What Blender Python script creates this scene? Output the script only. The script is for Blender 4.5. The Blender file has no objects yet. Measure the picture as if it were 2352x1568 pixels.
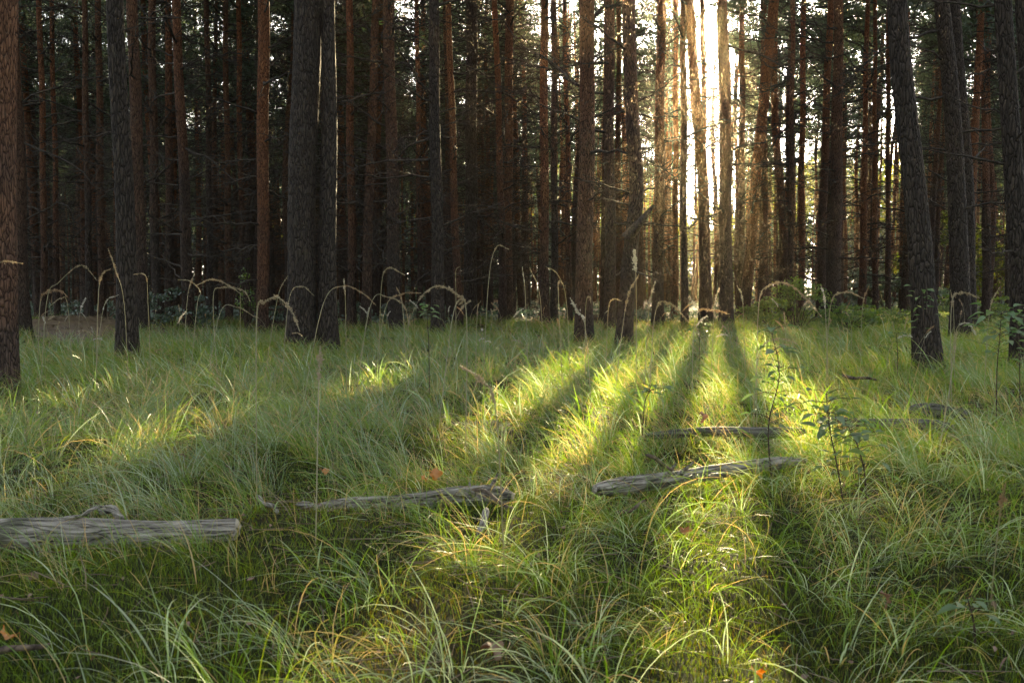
import bpy, math, random
import numpy as np
from mathutils import Vector, Matrix

# ------------------------------------------------------------------ camera, sky, sun, exposure
SC = bpy.context.scene
C = SC.collection
R = math.radians
F = 996.0                      # focal length in pixels of a 1024 px wide frame
CAM_H = 0.95
PITCH = R(3.05)
SUN_AZ = R(11.15)               # to the right of +Y
SUN_EL = R(15.25)

cam_d = bpy.data.cameras.new('camera')
cam_d.sensor_width = 36
cam_d.lens = F / 1024 * 36
cam_d.clip_start = 0.05
cam_d.clip_end = 2000
cam_d.dof.use_dof = True
cam_d.dof.focus_distance = 12.0
cam_d.dof.aperture_fstop = 9.0
cam = bpy.data.objects.new('camera', cam_d)
C.objects.link(cam)
cam.location = (0, 0, CAM_H)
cam.rotation_euler = (R(90) - PITCH, 0, 0)
SC.camera = cam

world = bpy.data.worlds.new('World')
SC.world = world
world.use_nodes = True
wn = world.node_tree
for n in list(wn.nodes):
    wn.nodes.remove(n)
w_out = wn.nodes.new('ShaderNodeOutputWorld')
w_bg = wn.nodes.new('ShaderNodeBackground')
w_sky = wn.nodes.new('ShaderNodeTexSky')
w_sky.sky_type = 'NISHITA'
w_sky.sun_disc = False
w_sky.sun_elevation = SUN_EL
w_sky.sun_rotation = SUN_AZ
w_sky.air_density = 1.0
w_sky.dust_density = 2.5
w_sky.ozone_density = 1.0
w_bg.inputs['Strength'].default_value = 0.076
w_hsv = wn.nodes.new('ShaderNodeHueSaturation')
w_hsv.inputs['Saturation'].default_value = 0.45
# bright aureole round the sun, part of the sky itself
w_geo = wn.nodes.new('ShaderNodeTexCoord')
w_dot = wn.nodes.new('ShaderNodeVectorMath')
w_dot.operation = 'DOT_PRODUCT'
w_dot.inputs[1].default_value = (math.sin(SUN_AZ) * math.cos(SUN_EL), math.cos(SUN_AZ) * math.cos(SUN_EL), math.sin(SUN_EL))
w_mr = wn.nodes.new('ShaderNodeMapRange')
w_mr.interpolation_type = 'SMOOTHERSTEP'
w_mr.inputs[1].default_value = math.cos(R(2.2))
w_mr.inputs[2].default_value = math.cos(R(0.3))
w_mr.inputs[3].default_value = 0.0
w_mr.inputs[4].default_value = 12.0
w_add = wn.nodes.new('ShaderNodeMixRGB')
w_add.blend_type = 'ADD'
w_add.inputs[0].default_value = 1.0
w_col = wn.nodes.new('ShaderNodeMixRGB')
w_col.blend_type = 'MULTIPLY'
w_col.inputs[0].default_value = 1.0
w_col.inputs[2].default_value = (1.0, 0.88, 0.66, 1)
wn.links.new(w_geo.outputs['Generated'], w_dot.inputs[0])
wn.links.new(w_dot.outputs['Value'], w_mr.inputs[0])
wn.links.new(w_mr.outputs[0], w_col.inputs[1])
wn.links.new(w_col.outputs[0], w_add.inputs[2])
wn.links.new(w_sky.outputs[0], w_hsv.inputs['Color'])
wn.links.new(w_hsv.outputs[0], w_add.inputs[1])
wn.links.new(w_add.outputs[0], w_bg.inputs[0])
wn.links.new(w_bg.outputs[0], w_out.inputs[0])

sun_d = bpy.data.lights.new('sun', 'SUN')
sun_d.energy = 5.0
sun_d.angle = R(0.53)
sun_d.color = (1.0, 0.81, 0.47)
sun = bpy.data.objects.new('sun', sun_d)
C.objects.link(sun)
SUNV = Vector((math.sin(SUN_AZ) * math.cos(SUN_EL), math.cos(SUN_AZ) * math.cos(SUN_EL), math.sin(SUN_EL)))
sun.rotation_euler = SUNV.to_track_quat('Z', 'Y').to_euler()

SC.view_settings.view_transform = 'Standard'
SC.view_settings.look = 'None'
SC.view_settings.gamma = 1
SC.view_settings.exposure = 3.52
HAZE = 0.00028
SC.render.engine = 'CYCLES'
cy = SC.cycles
cy.max_bounces = 6
cy.diffuse_bounces = 3
cy.glossy_bounces = 2
cy.transmission_bounces = 4
cy.transparent_max_bounces = 4
cy.volume_bounces = 1
cy.sample_clamp_indirect = 4
cy.use_denoising = True
cy.denoiser = 'OPENIMAGEDENOISE'
cy.caustics_reflective = False
cy.caustics_refractive = False

# ------------------------------------------------------------------ projection of photo positions (photo read at 2352 px width)
S = 1024 / 2352.0
CP, SP = math.cos(PITCH), math.sin(PITCH)


def ray(px, py):
    x = (px * S - 512) / F
    y = (341 - py * S) / F
    return np.array([x, y * SP + CP, y * CP - SP])


def P(px, py, d):
    r = ray(px, py)
    return np.array([0, 0, CAM_H]) + r * (d / r[1])


def G(px, py, z=0.3):
    r = ray(px, py)
    t = (z - CAM_H) / r[2]
    return np.array([0, 0, CAM_H]) + r * t


def gz(x, y):
    x = np.asarray(x, float)
    y = np.asarray(y, float)
    return (0.030 * np.sin(1.7 * x + 0.6 * y + 1.0) + 0.025 * np.sin(-0.9 * x + 2.1 * y)
            + 0.018 * np.sin(3.9 * x - 2.7 * y + 2.0) + 0.012 * np.sin(5.3 * x + 4.9 * y))


# ------------------------------------------------------------------ mesh helpers
def make_mesh(name, V, faces, mats, attrs=None, midx=None):
    """faces: list of int arrays (n,3) or (n,4)"""
    me = bpy.data.meshes.new(name)
    V = np.asarray(V, np.float32)
    me.vertices.add(len(V))
    me.vertices.foreach_set('co', V.ravel())
    loops, starts, off, mi = [], [], 0, []
    for k, f in enumerate(faces):
        f = np.asarray(f, np.int32)
        if len(f) == 0:
            continue
        n, m = f.shape
        loops.append(f.ravel())
        starts.append(off + np.arange(n) * m)
        off += n * m
        if midx is not None:
            mi.append(np.full(n, midx[k], np.int32))
    loops = np.concatenate(loops).astype(np.int32)
    starts = np.concatenate(starts).astype(np.int32)
    me.loops.add(len(loops))
    me.loops.foreach_set('vertex_index', loops)
    me.polygons.add(len(starts))
    me.polygons.foreach_set('loop_start', starts)
    for m in (mats if isinstance(mats, (list, tuple)) else [mats]):
        me.materials.append(m)
    if midx is not None:
        me.polygons.foreach_set('material_index', np.concatenate(mi))
    me.update(calc_edges=True)
    for an, arr in (attrs or {}).items():
        a = me.attributes.new(an, 'FLOAT', 'POINT')
        a.data.foreach_set('value', np.asarray(arr, np.float32))
    return me


def norm(a):
    return a / np.maximum(np.linalg.norm(a, axis=-1, keepdims=True), 1e-9)


def tubes(pts, rad, sides=6, cap=True):
    """pts (N,K,3), rad (N,K) -> verts, quads"""
    pts = np.asarray(pts, float)
    rad = np.asarray(rad, float)
    N, K, _ = pts.shape
    tan = np.empty_like(pts)
    tan[:, 1:-1] = pts[:, 2:] - pts[:, :-2]
    tan[:, 0] = pts[:, 1] - pts[:, 0]
    tan[:, -1] = pts[:, -1] - pts[:, -2]
    tan = norm(tan)
    main = norm(pts[:, -1] - pts[:, 0])
    ref = np.where(np.abs(main[:, 2:3]) > 0.8, np.array([[1.0, 0, 0]]), np.array([[0, 0, 1.0]]))[:, None, :]
    a = norm(np.cross(tan, ref))
    b = np.cross(tan, a)
    ang = np.arange(sides) / sides * 2 * np.pi
    ring = (a[:, :, None, :] * np.cos(ang)[None, None, :, None] + b[:, :, None, :] * np.sin(ang)[None, None, :, None])
    V = pts[:, :, None, :] + ring * rad[:, :, None, None]
    idx = np.arange(N * K * sides).reshape(N, K, sides)
    i0 = idx[:, :-1, :]
    i1 = idx[:, 1:, :]
    Q = np.stack([i0, np.roll(i0, -1, 2), np.roll(i1, -1, 2), i1], -1).reshape(-1, 4)
    return V.reshape(-1, 3), Q


def ribbons(pts, w, side):
    """pts (N,K,3), w (N,K) half width, side (N,K,3)"""
    N, K, _ = pts.shape
    V = np.stack([pts - side * w[..., None], pts + side * w[..., None]], 2)
    idx = np.arange(N * K * 2).reshape(N, K, 2)
    Q = np.stack([idx[:, :-1, 0], idx[:, :-1, 1], idx[:, 1:, 1], idx[:, 1:, 0]], -1).reshape(-1, 4)
    return V.reshape(-1, 3), Q


class Acc:
    def __init__(s):
        s.V, s.F, s.M, s.n = [], [], [], 0

    def add(s, V, Q, m=0):
        if len(V) == 0:
            return
        s.V.append(V)
        s.F.append(np.asarray(Q) + s.n)
        s.M.append(m)
        s.n += len(V)

    def mesh(s, name, mats):
        return make_mesh(name, np.concatenate(s.V), s.F, mats, midx=s.M)


def obj(name, me, parent=None, loc=None):
    o = bpy.data.objects.new(name, me)
    C.objects.link(o)
    if parent is not None:
        o.parent = parent
    if loc is not None:
        o.location = loc
    return o


def tag(o, label=None, cat=None, group=None, kind=None):
    if label:
        o['label'] = label
    if cat:
        o['category'] = cat
    if group:
        o['group'] = group
    if kind:
        o['kind'] = kind
    return o


def thing(name, label, cat, loc=(0, 0, 0), group=None):
    o = bpy.data.objects.new(name, None)
    o.empty_display_size = 0.2
    C.objects.link(o)
    o.location = loc
    return tag(o, label, cat, group)


def catmull(pts, n):
    pts = np.asarray(pts, float)
    p = np.vstack([2 * pts[0] - pts[1], pts, 2 * pts[-1] - pts[-2]])
    m = len(pts) - 1
    out = []
    for t in np.linspace(0, m - 1e-6, n):
        i = int(t)
        u = t - i
        a, b, c, d = p[i], p[i + 1], p[i + 2], p[i + 3]
        out.append(0.5 * ((2 * b) + (-a + c) * u + (2 * a - 5 * b + 4 * c - d) * u * u + (-a + 3 * b - 3 * c + d) * u ** 3))
    return np.array(out)


# ------------------------------------------------------------------ materials
def new_mat(name):
    m = bpy.data.materials.new(name)
    m.use_nodes = True
    nt = m.node_tree
    for n in list(nt.nodes):
        nt.nodes.remove(n)
    return m, nt, nt.nodes, nt.links


def ramp(N, stops):
    r = N.new('ShaderNodeValToRGB')
    e = r.color_ramp.elements
    while len(e) > 1:
        e.remove(e[-1])
    e[0].position = stops[0][0]
    e[0].color = (*stops[0][1], 1)
    for p, c in stops[1:]:
        x = e.new(p)
        x.color = (*c, 1)
    return r


def leaf_shader(nt, N, L, color_socket, transl=0.45, gloss=0.08, rough=0.4, tcol=None, sat=1.12, tval=1.5):
    out = N.new('ShaderNodeOutputMaterial')
    dif = N.new('ShaderNodeBsdfDiffuse')
    tr = N.new('ShaderNodeBsdfTranslucent')
    gl = N.new('ShaderNodeBsdfGlossy')
    gl.inputs['Roughness'].default_value = rough
    gl.inputs['Color'].default_value = (1, 1, 1, 1)
    hsv = N.new('ShaderNodeHueSaturation')
    hsv.inputs['Saturation'].default_value = sat
    hsv.inputs['Value'].default_value = tval
    hsv.inputs['Hue'].default_value = 0.48
    L.new(color_socket, dif.inputs['Color'])
    L.new(color_socket, hsv.inputs['Color'])
    L.new(hsv.outputs[0], tr.inputs['Color'])
    m1 = N.new('ShaderNodeMixShader')
    m1.inputs[0].default_value = transl
    L.new(dif.outputs[0], m1.inputs[1])
    L.new(tr.outputs[0], m1.inputs[2])
    m2 = N.new('ShaderNodeMixShader')
    m2.inputs[0].default_value = gloss
    L.new(m1.outputs[0], m2.inputs[1])
    L.new(gl.outputs[0], m2.inputs[2])
    L.new(m2.outputs[0], out.inputs['Surface'])


def grass_mat(name, stops, transl=0.52, gloss=0.055, tval=3.4, rough=0.40):
    m, nt, N, L = new_mat(name)
    at = N.new('ShaderNodeAttribute')
    at.attribute_name = 'tint'
    r = ramp(N, stops)
    L.new(at.outputs['Fac'], r.inputs[0])
    al = N.new('ShaderNodeAttribute')
    al.attribute_name = 'along'
    # dry straw tips
    tip = N.new('ShaderNodeMapRange')
    tip.inputs[1].default_value = 0.72
    tip.inputs[2].default_value = 1.0
    tip.inputs[3].default_value = 0.0
    tip.inputs[4].default_value = 0.35
    L.new(al.outputs['Fac'], tip.inputs[0])
    mx = N.new('ShaderNodeMixRGB')
    L.new(tip.outputs[0], mx.inputs[0])
    L.new(r.outputs[0], mx.inputs[1])
    mx.inputs[2].default_value = (0.24, 0.21, 0.11, 1)
    leaf_shader(nt, N, L, mx.outputs[0], transl, gloss, rough, tval=tval, sat=1.28)
    return m


M_GRASS = grass_mat('grass_blade', [(0.0, (0.25, 0.20, 0.10)), (0.15, (0.16, 0.15, 0.055)), (0.22, (0.11, 0.15, 0.020)),
                                    (0.45, (0.050, 0.100, 0.013)), (0.66, (0.070, 0.120, 0.027)), (0.84, (0.098, 0.145, 0.066)), (1.0, (0.20, 0.24, 0.155))])
M_MOSS = grass_mat('moss_shoot', [(0.0, (0.10, 0.08, 0.012)), (0.3, (0.065, 0.095, 0.008)), (0.7, (0.045, 0.085, 0.006)), (1.0, (0.10, 0.15, 0.015))],
                   transl=0.4, gloss=0.02, tval=2.6)


def leaf_mat(name, a, b, c, transl=0.4, gloss=0.08, tval=1.6, scale=9.0):
    m, nt, N, L = new_mat(name)
    g = N.new('ShaderNodeNewGeometry')
    tc = N.new('ShaderNodeTexCoord')
    no = N.new('ShaderNodeTexNoise')
    no.inputs['Scale'].default_value = scale
    no.inputs['Detail'].default_value = 3
    L.new(tc.outputs['Object'], no.inputs['Vector'])
    ri = N.new('ShaderNodeMath')
    ri.operation = 'ADD'
    L.new(g.outputs['Random Per Island'], ri.inputs[0])
    L.new(no.outputs[0], ri.inputs[1])
    mr = N.new('ShaderNodeMapRange')
    mr.inputs[1].default_value = 0.3
    mr.inputs[2].default_value = 1.7
    L.new(ri.outputs[0], mr.inputs[0])
    r = ramp(N, [(0, a), (0.5, b), (1, c)])
    L.new(mr.outputs[0], r.inputs[0])
    leaf_shader(nt, N, L, r.outputs[0], transl, gloss, 0.4, tval=tval)
    return m


M_NEEDLE = leaf_mat('pine_needles', (0.028, 0.05, 0.022), (0.045, 0.075, 0.032), (0.085, 0.10, 0.035), transl=0.3, gloss=0.06, tval=1.5, scale=0.7)
M_FARLEAF = leaf_mat('broad_leaves', (0.05, 0.085, 0.012), (0.09, 0.12, 0.015), (0.15, 0.13, 0.015), transl=0.6, gloss=0.04, tval=1.9, scale=0.4)
M_BUSH = leaf_mat('bush_leaves', (0.035, 0.07, 0.014), (0.06, 0.11, 0.018), (0.11, 0.14, 0.025), transl=0.5, gloss=0.05, tval=2.4, scale=3)
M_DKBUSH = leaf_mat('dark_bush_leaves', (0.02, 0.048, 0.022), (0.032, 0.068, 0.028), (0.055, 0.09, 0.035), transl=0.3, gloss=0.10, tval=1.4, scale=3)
M_SAP = leaf_mat('sapling_leaves', (0.06, 0.12, 0.035), (0.10, 0.17, 0.06), (0.17, 0.22, 0.11), transl=0.45, gloss=0.04, tval=1.8, scale=20)
M_HEAD = leaf_mat('seed_head_straw', (0.25, 0.19, 0.10), (0.36, 0.29, 0.17), (0.46, 0.40, 0.27), transl=0.4, gloss=0.04, tval=1.3, scale=30)
M_HEADW = leaf_mat('seed_head_silver', (0.42, 0.38, 0.30), (0.52, 0.49, 0.40), (0.60, 0.58, 0.50), transl=0.4, gloss=0.04, tval=1.2, scale=30)
M_HEADB = leaf_mat('seed_head_rust', (0.24, 0.155, 0.08), (0.32, 0.22, 0.12), (0.40, 0.29, 0.16), transl=0.4, gloss=0.04, tval=1.3, scale=30)
M_STEM = leaf_mat('straw_stem', (0.20, 0.17, 0.08), (0.25, 0.22, 0.10), (0.30, 0.26, 0.13), transl=0.2, gloss=0.08, tval=1.2, scale=10)
M_ORANGE = leaf_mat('autumn_leaf', (0.34, 0.11, 0.015), (0.42, 0.17, 0.02), (0.46, 0.24, 0.04), transl=0.4, gloss=0.05, tval=1.3, scale=30)
M_BROWNLEAF = leaf_mat('brown_leaf', (0.12, 0.06, 0.03), (0.17, 0.095, 0.052), (0.22, 0.14, 0.08), transl=0.2, gloss=0.05, tval=1.0, scale=30)
M_BROWNGRASS = leaf_mat('brown_litter', (0.07, 0.045, 0.022), (0.12, 0.08, 0.04), (0.20, 0.15, 0.08), transl=0.1, gloss=0.05, tval=1.2, scale=5)


def bark_mat(name, low, low2, high, high2, z0=1.5, z1=7.5, sc=1.0, bump=0.9, moss=0.0):
    m, nt, N, L = new_mat(name)
    out = N.new('ShaderNodeOutputMaterial')
    b = N.new('ShaderNodeBsdfPrincipled')
    b.inputs['Roughness'].default_value = 0.85
    b.inputs['Specular IOR Level'].default_value = 0.25
    tc = N.new('ShaderNodeTexCoord')
    oi = N.new('ShaderNodeObjectInfo')
    mp = N.new('ShaderNodeMapping')
    mp.inputs['Scale'].default_value = (1, 1, 0.22)
    addv = N.new('ShaderNodeVectorMath')
    addv.operation = 'ADD'
    mulr = N.new('ShaderNodeMath')
    mulr.operation = 'MULTIPLY'
    mulr.inputs[1].default_value = 37.0
    L.new(oi.outputs['Random'], mulr.inputs[0])
    L.new(tc.outputs['Object'], addv.inputs[0])
    L.new(mulr.outputs[0], addv.inputs[1])
    L.new(addv.outputs[0], mp.inputs['Vector'])
    # warped plates
    nz = N.new('ShaderNodeTexNoise')
    nz.inputs['Scale'].default_value = 9
    nz.inputs['Detail'].default_value = 4
    L.new(mp.outputs[0], nz.inputs['Vector'])
    wv = N.new('ShaderNodeMixRGB')
    wv.blend_type = 'ADD'
    wv.inputs[0].default_value = 0.10
    L.new(mp.outputs[0], wv.inputs[1])
    L.new(nz.outputs['Color'], wv.inputs[2])
    vo = N.new('ShaderNodeTexVoronoi')
    vo.feature = 'DISTANCE_TO_EDGE'
    vo.inputs['Scale'].default_value = 26 * sc
    L.new(wv.outputs[0], vo.inputs['Vector'])
    vc = N.new('ShaderNodeTexVoronoi')
    vc.inputs['Scale'].default_value = 26 * sc
    L.new(wv.outputs[0], vc.inputs['Vector'])
    crack = N.new('ShaderNodeMapRange')
    crack.inputs[1].default_value = 0.0
    crack.inputs[2].default_value = 0.22
    L.new(vo.outputs['Distance'], crack.inputs[0])
    fine = N.new('ShaderNodeTexNoise')
    fine.inputs['Scale'].default_value = 55
    fine.inputs['Detail'].default_value = 5
    fine.inputs['Roughness'].default_value = 0.7
    L.new(mp.outputs[0], fine.inputs['Vector'])
    # height blend
    sx = N.new('ShaderNodeSeparateXYZ')
    L.new(tc.outputs['Object'], sx.inputs[0])
    big = N.new('ShaderNodeTexNoise')
    big.inputs['Scale'].default_value = 1.6
    big.inputs['Detail'].default_value = 3
    L.new(addv.outputs[0], big.inputs['Vector'])
    bm = N.new('ShaderNodeMath')
    bm.operation = 'MULTIPLY_ADD'
    bm.inputs[1].default_value = 5.0
    L.new(big.outputs[0], bm.inputs[0])
    L.new(sx.outputs['Z'], bm.inputs[2])
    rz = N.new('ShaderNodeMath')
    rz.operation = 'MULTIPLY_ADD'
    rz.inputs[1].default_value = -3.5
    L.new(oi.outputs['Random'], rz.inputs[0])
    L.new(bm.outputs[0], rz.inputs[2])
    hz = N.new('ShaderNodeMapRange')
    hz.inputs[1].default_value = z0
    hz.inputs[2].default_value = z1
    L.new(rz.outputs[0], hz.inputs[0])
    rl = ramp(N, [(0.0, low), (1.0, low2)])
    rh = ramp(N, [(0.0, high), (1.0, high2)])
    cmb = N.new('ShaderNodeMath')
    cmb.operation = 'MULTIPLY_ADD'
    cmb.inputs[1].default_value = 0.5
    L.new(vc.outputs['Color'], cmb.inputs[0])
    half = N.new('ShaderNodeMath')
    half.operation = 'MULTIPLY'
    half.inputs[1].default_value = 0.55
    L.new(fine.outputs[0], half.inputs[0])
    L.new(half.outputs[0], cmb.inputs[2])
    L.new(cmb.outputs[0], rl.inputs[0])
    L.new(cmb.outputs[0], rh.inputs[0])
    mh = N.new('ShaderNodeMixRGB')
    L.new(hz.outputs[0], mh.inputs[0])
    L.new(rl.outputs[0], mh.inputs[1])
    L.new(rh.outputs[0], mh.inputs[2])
    dk = N.new('ShaderNodeMixRGB')
    dk.blend_type = 'MULTIPLY'
    dk.inputs[0].default_value = 0.95
    cr = ramp(N, [(0.0, (0.10, 0.08, 0.07)), (0.5, (1, 1, 1))])
    L.new(crack.outputs[0], cr.inputs[0])
    L.new(mh.outputs[0], dk.inputs[1])
    L.new(cr.outputs[0], dk.inputs[2])
    last = dk.outputs[0]
    # pale lichen specks
    ln = N.new('ShaderNodeTexNoise')
    ln.inputs['Scale'].default_value = 14
    ln.inputs['Detail'].default_value = 6
    L.new(addv.outputs[0], ln.inputs['Vector'])
    lr = N.new('ShaderNodeMapRange')
    lr.inputs[1].default_value = 0.60
    lr.inputs[2].default_value = 0.72
    lr.inputs[4].default_value = 0.25
    L.new(ln.outputs[0], lr.inputs[0])
    lm = N.new('ShaderNodeMixRGB')
    L.new(lr.outputs[0], lm.inputs[0])
    L.new(last, lm.inputs[1])
    lm.inputs[2].default_value = (0.10, 0.105, 0.085, 1)
    L.new(lm.outputs[0], b.inputs['Base Color'])
    hsum = N.new('ShaderNodeMath')
    hsum.operation = 'MULTIPLY_ADD'
    hsum.inputs[1].default_value = 0.6
    L.new(fine.outputs[0], hsum.inputs[0])
    L.new(crack.outputs[0], hsum.inputs[2])
    bp = N.new('ShaderNodeBump')
    bp.inputs['Strength'].default_value = bump
    bp.inputs['Distance'].default_value = 0.045
    L.new(hsum.outputs[0], bp.inputs['Height'])
    L.new(bp.outputs[0], b.inputs['Normal'])
    L.new(b.outputs[0], out.inputs['Surface'])
    return m


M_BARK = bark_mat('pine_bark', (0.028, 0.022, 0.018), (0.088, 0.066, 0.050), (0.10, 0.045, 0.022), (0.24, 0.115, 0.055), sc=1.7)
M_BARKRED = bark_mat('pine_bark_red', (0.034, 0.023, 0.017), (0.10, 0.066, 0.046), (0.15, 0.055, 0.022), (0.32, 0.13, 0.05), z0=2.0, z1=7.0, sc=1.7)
M_BARKFAR = bark_mat('pine_bark_far', (0.09, 0.05, 0.03), (0.19, 0.105, 0.06), (0.24, 0.10, 0.04), (0.38, 0.18, 0.08), z0=1.0, z1=6.0, sc=1.5)  # orange bark, colour brightened in place of bounced and haze light
M_BARKGREY = bark_mat('pine_bark_grey', (0.024, 0.018, 0.014), (0.092, 0.070, 0.052), (0.050, 0.036, 0.027), (0.13, 0.09, 0.062), z0=4, z1=12, sc=1.25, bump=1.0)


def wood_mat(name, a, b_, axis_scale=(2.2, 34, 34), rough=0.8, bump=0.5, moss=0.0):
    m, nt, N, L = new_mat(name)
    out = N.new('ShaderNodeOutputMaterial')
    b = N.new('ShaderNodeBsdfPrincipled')
    b.inputs['Roughness'].default_value = rough
    b.inputs['Specular IOR Level'].default_value = 0.2
    tc = N.new('ShaderNodeTexCoord')
    mp = N.new('ShaderNodeMapping')
    mp.inputs['Scale'].default_value = axis_scale
    L.new(tc.outputs['Object'], mp.inputs['Vector'])
    n1 = N.new('ShaderNodeTexNoise')
    n1.inputs['Scale'].default_value = 2.6
    n1.inputs['Detail'].default_value = 8
    n1.inputs['Roughness'].default_value = 0.7
    n1.inputs['Distortion'].default_value = 0.4
    L.new(mp.outputs[0], n1.inputs['Vector'])
    n2 = N.new('ShaderNodeTexNoise')
    n2.inputs['Scale'].default_value = 5
    n2.inputs['Detail'].default_value = 4
    L.new(tc.outputs['Object'], n2.inputs['Vector'])
    r1 = ramp(N, [(0.36, tuple(x * 0.18 for x in a)), (0.44, a), (0.54, tuple((x + y) / 2 for x, y in zip(a, b_))), (0.66, b_)])
    L.new(n1.outputs[0], r1.inputs[0])
    mm = N.new('ShaderNodeMixRGB')
    mr = N.new('ShaderNodeMapRange')
    mr.inputs[1].default_value = 0.60 - 0.15 * moss
    mr.inputs[2].default_value = 0.70
    mr.inputs[4].default_value = 0.7
    L.new(n2.outputs[0], mr.inputs[0])
    L.new(mr.outputs[0], mm.inputs[0])
    L.new(r1.outputs[0], mm.inputs[1])
    mm.inputs[2].default_value = (0.06, 0.065, 0.03, 1) if moss else (0.10, 0.075, 0.05, 1)
    L.new(mm.outputs[0], b.inputs['Base Color'])
    ck = N.new('ShaderNodeTexVoronoi')
    ck.feature = 'DISTANCE_TO_EDGE'
    ck.inputs['Scale'].default_value = 1.3
    ckw = N.new('ShaderNodeMixRGB')
    ckw.blend_type = 'ADD'
    ckw.inputs[0].default_value = 0.8
    L.new(mp.outputs[0], ckw.inputs[1])
    L.new(n2.outputs['Color'], ckw.inputs[2])
    L.new(ckw.outputs[0], ck.inputs['Vector'])
    ckr = N.new('ShaderNodeMapRange')
    ckr.inputs[2].default_value = 0.05
    L.new(ck.outputs['Distance'], ckr.inputs[0])
    ckm = N.new('ShaderNodeMixRGB')
    ckm.blend_type = 'MULTIPLY'
    ckm.inputs[0].default_value = 0.55
    L.new(mm.outputs[0], ckm.inputs[1])
    L.new(ckr.outputs[0], ckm.inputs[2])
    L.new(ckm.outputs[0], b.inputs['Base Color'])
    hadd = N.new('ShaderNodeMath')
    hadd.operation = 'MULTIPLY_ADD'
    hadd.inputs[1].default_value = 1.2
    L.new(ckr.outputs[0], hadd.inputs[0])
    L.new(n1.outputs[0], hadd.inputs[2])
    bp = N.new('ShaderNodeBump')
    bp.inputs['Strength'].default_value = bump
    bp.inputs['Distance'].default_value = 0.01
    L.new(hadd.outputs[0], bp.inputs['Height'])
    L.new(bp.outputs[0], b.inputs['Normal'])
    L.new(b.outputs[0], out.inputs['Surface'])
    return m


M_LOG = wood_mat('weathered_log', (0.17, 0.15, 0.12), (0.46, 0.42, 0.35), bump=1.0, moss=0.25)
M_LOGDK = wood_mat('mossy_log', (0.08, 0.07, 0.055), (0.20, 0.185, 0.16), moss=0.8)
M_CUT = wood_mat('log_end', (0.32, 0.28, 0.22), (0.50, 0.46, 0.38), (12, 12, 12))
M_TWIG = wood_mat('dead_twig', (0.035, 0.028, 0.022), (0.075, 0.06, 0.045), (8, 8, 8), bump=0.2)
M_STICK = wood_mat('fallen_stick', (0.07, 0.05, 0.035), (0.16, 0.12, 0.085), (8, 8, 8), bump=0.3)
M_SAPSTEM = wood_mat('sapling_stem', (0.05, 0.035, 0.025), (0.10, 0.07, 0.045), (8, 8, 8), bump=0.2)

# ground
m, nt, N, L = new_mat('forest_floor')
M_GROUND = m
out = N.new('ShaderNodeOutputMaterial')
b = N.new('ShaderNodeBsdfPrincipled')
b.inputs['Roughness'].default_value = 0.95
b.inputs['Specular IOR Level'].default_value = 0.1
tc = N.new('ShaderNodeTexCoord')
n1 = N.new('ShaderNodeTexNoise')
n1.inputs['Scale'].default_value = 1.1
n1.inputs['Detail'].default_value = 5
n2 = N.new('ShaderNodeTexNoise')
n2.inputs['Scale'].default_value = 60
n2.inputs['Detail'].default_value = 6
n2.inputs['Roughness'].default_value = 0.75
L.new(tc.outputs['Object'], n1.inputs['Vector'])
L.new(tc.outputs['Object'], n2.inputs['Vector'])
r1 = ramp(N, [(0.3, (0.030, 0.022, 0.014)), (0.5, (0.030, 0.036, 0.010)), (0.7, (0.035, 0.050, 0.010))])
r2 = ramp(N, [(0.3, (0.35, 0.35, 0.35)), (0.7, (1.5, 1.4, 1.3))])
L.new(n1.outputs[0], r1.inputs[0])
L.new(n2.outputs[0], r2.inputs[0])
mx = N.new('ShaderNodeMixRGB')
mx.blend_type = 'MULTIPLY'
mx.inputs[0].default_value = 1
L.new(r1.outputs[0], mx.inputs[1])
L.new(r2.outputs[0], mx.inputs[2])
# bare needle litter under the stand, its colour darkened for the shade there
sx = N.new('ShaderNodeSeparateXYZ')
L.new(tc.outputs['Object'], sx.inputs[0])
lit = N.new('ShaderNodeMapRange')
lit.inputs[1].default_value = 20
lit.inputs[2].default_value = 27
L.new(sx.outputs['Y'], lit.inputs[0])
mx2 = N.new('ShaderNodeMixRGB')
L.new(lit.outputs[0], mx2.inputs[0])
L.new(mx.outputs[0], mx2.inputs[1])
r3 = ramp(N, [(0.3, (0.018, 0.011, 0.006)), (0.7, (0.06, 0.036, 0.02))])
L.new(n2.outputs[0], r3.inputs[0])
L.new(r3.outputs[0], mx2.inputs[2])
L.new(mx2.outputs[0], b.inputs['Base Color'])
bp = N.new('ShaderNodeBump')
bp.inputs['Strength'].default_value = 1.0
bp.inputs['Distance'].default_value = 0.03
L.new(n2.outputs[0], bp.inputs['Height'])
L.new(bp.outputs[0], b.inputs['Normal'])
L.new(b.outputs[0], out.inputs['Surface'])

# ------------------------------------------------------------------ ground
xs = np.unique(np.concatenate([np.linspace(-700, -30, 16), np.linspace(-30, -9, 22), np.linspace(-9, 9, 120), np.linspace(9, 30, 22), np.linspace(30, 700, 16)]))
ys = np.unique(np.concatenate([np.linspace(-100, -4, 12), np.linspace(-4, 16, 130), np.linspace(16, 40, 50), np.linspace(40, 1200, 30)]))
X, Y = np.meshgrid(xs, ys, indexing='ij')
Z = gz(X, Y)
Vg = np.stack([X, Y, Z], -1).reshape(-1, 3)
ii = np.arange(len(xs) * len(ys)).reshape(len(xs), len(ys))
Qg = np.stack([ii[:-1, :-1], ii[1:, :-1], ii[1:, 1:], ii[:-1, 1:]], -1).reshape(-1, 4)
tag(obj('ground', make_mesh('ground', Vg, [Qg], M_GROUND)), kind='structure')

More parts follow.
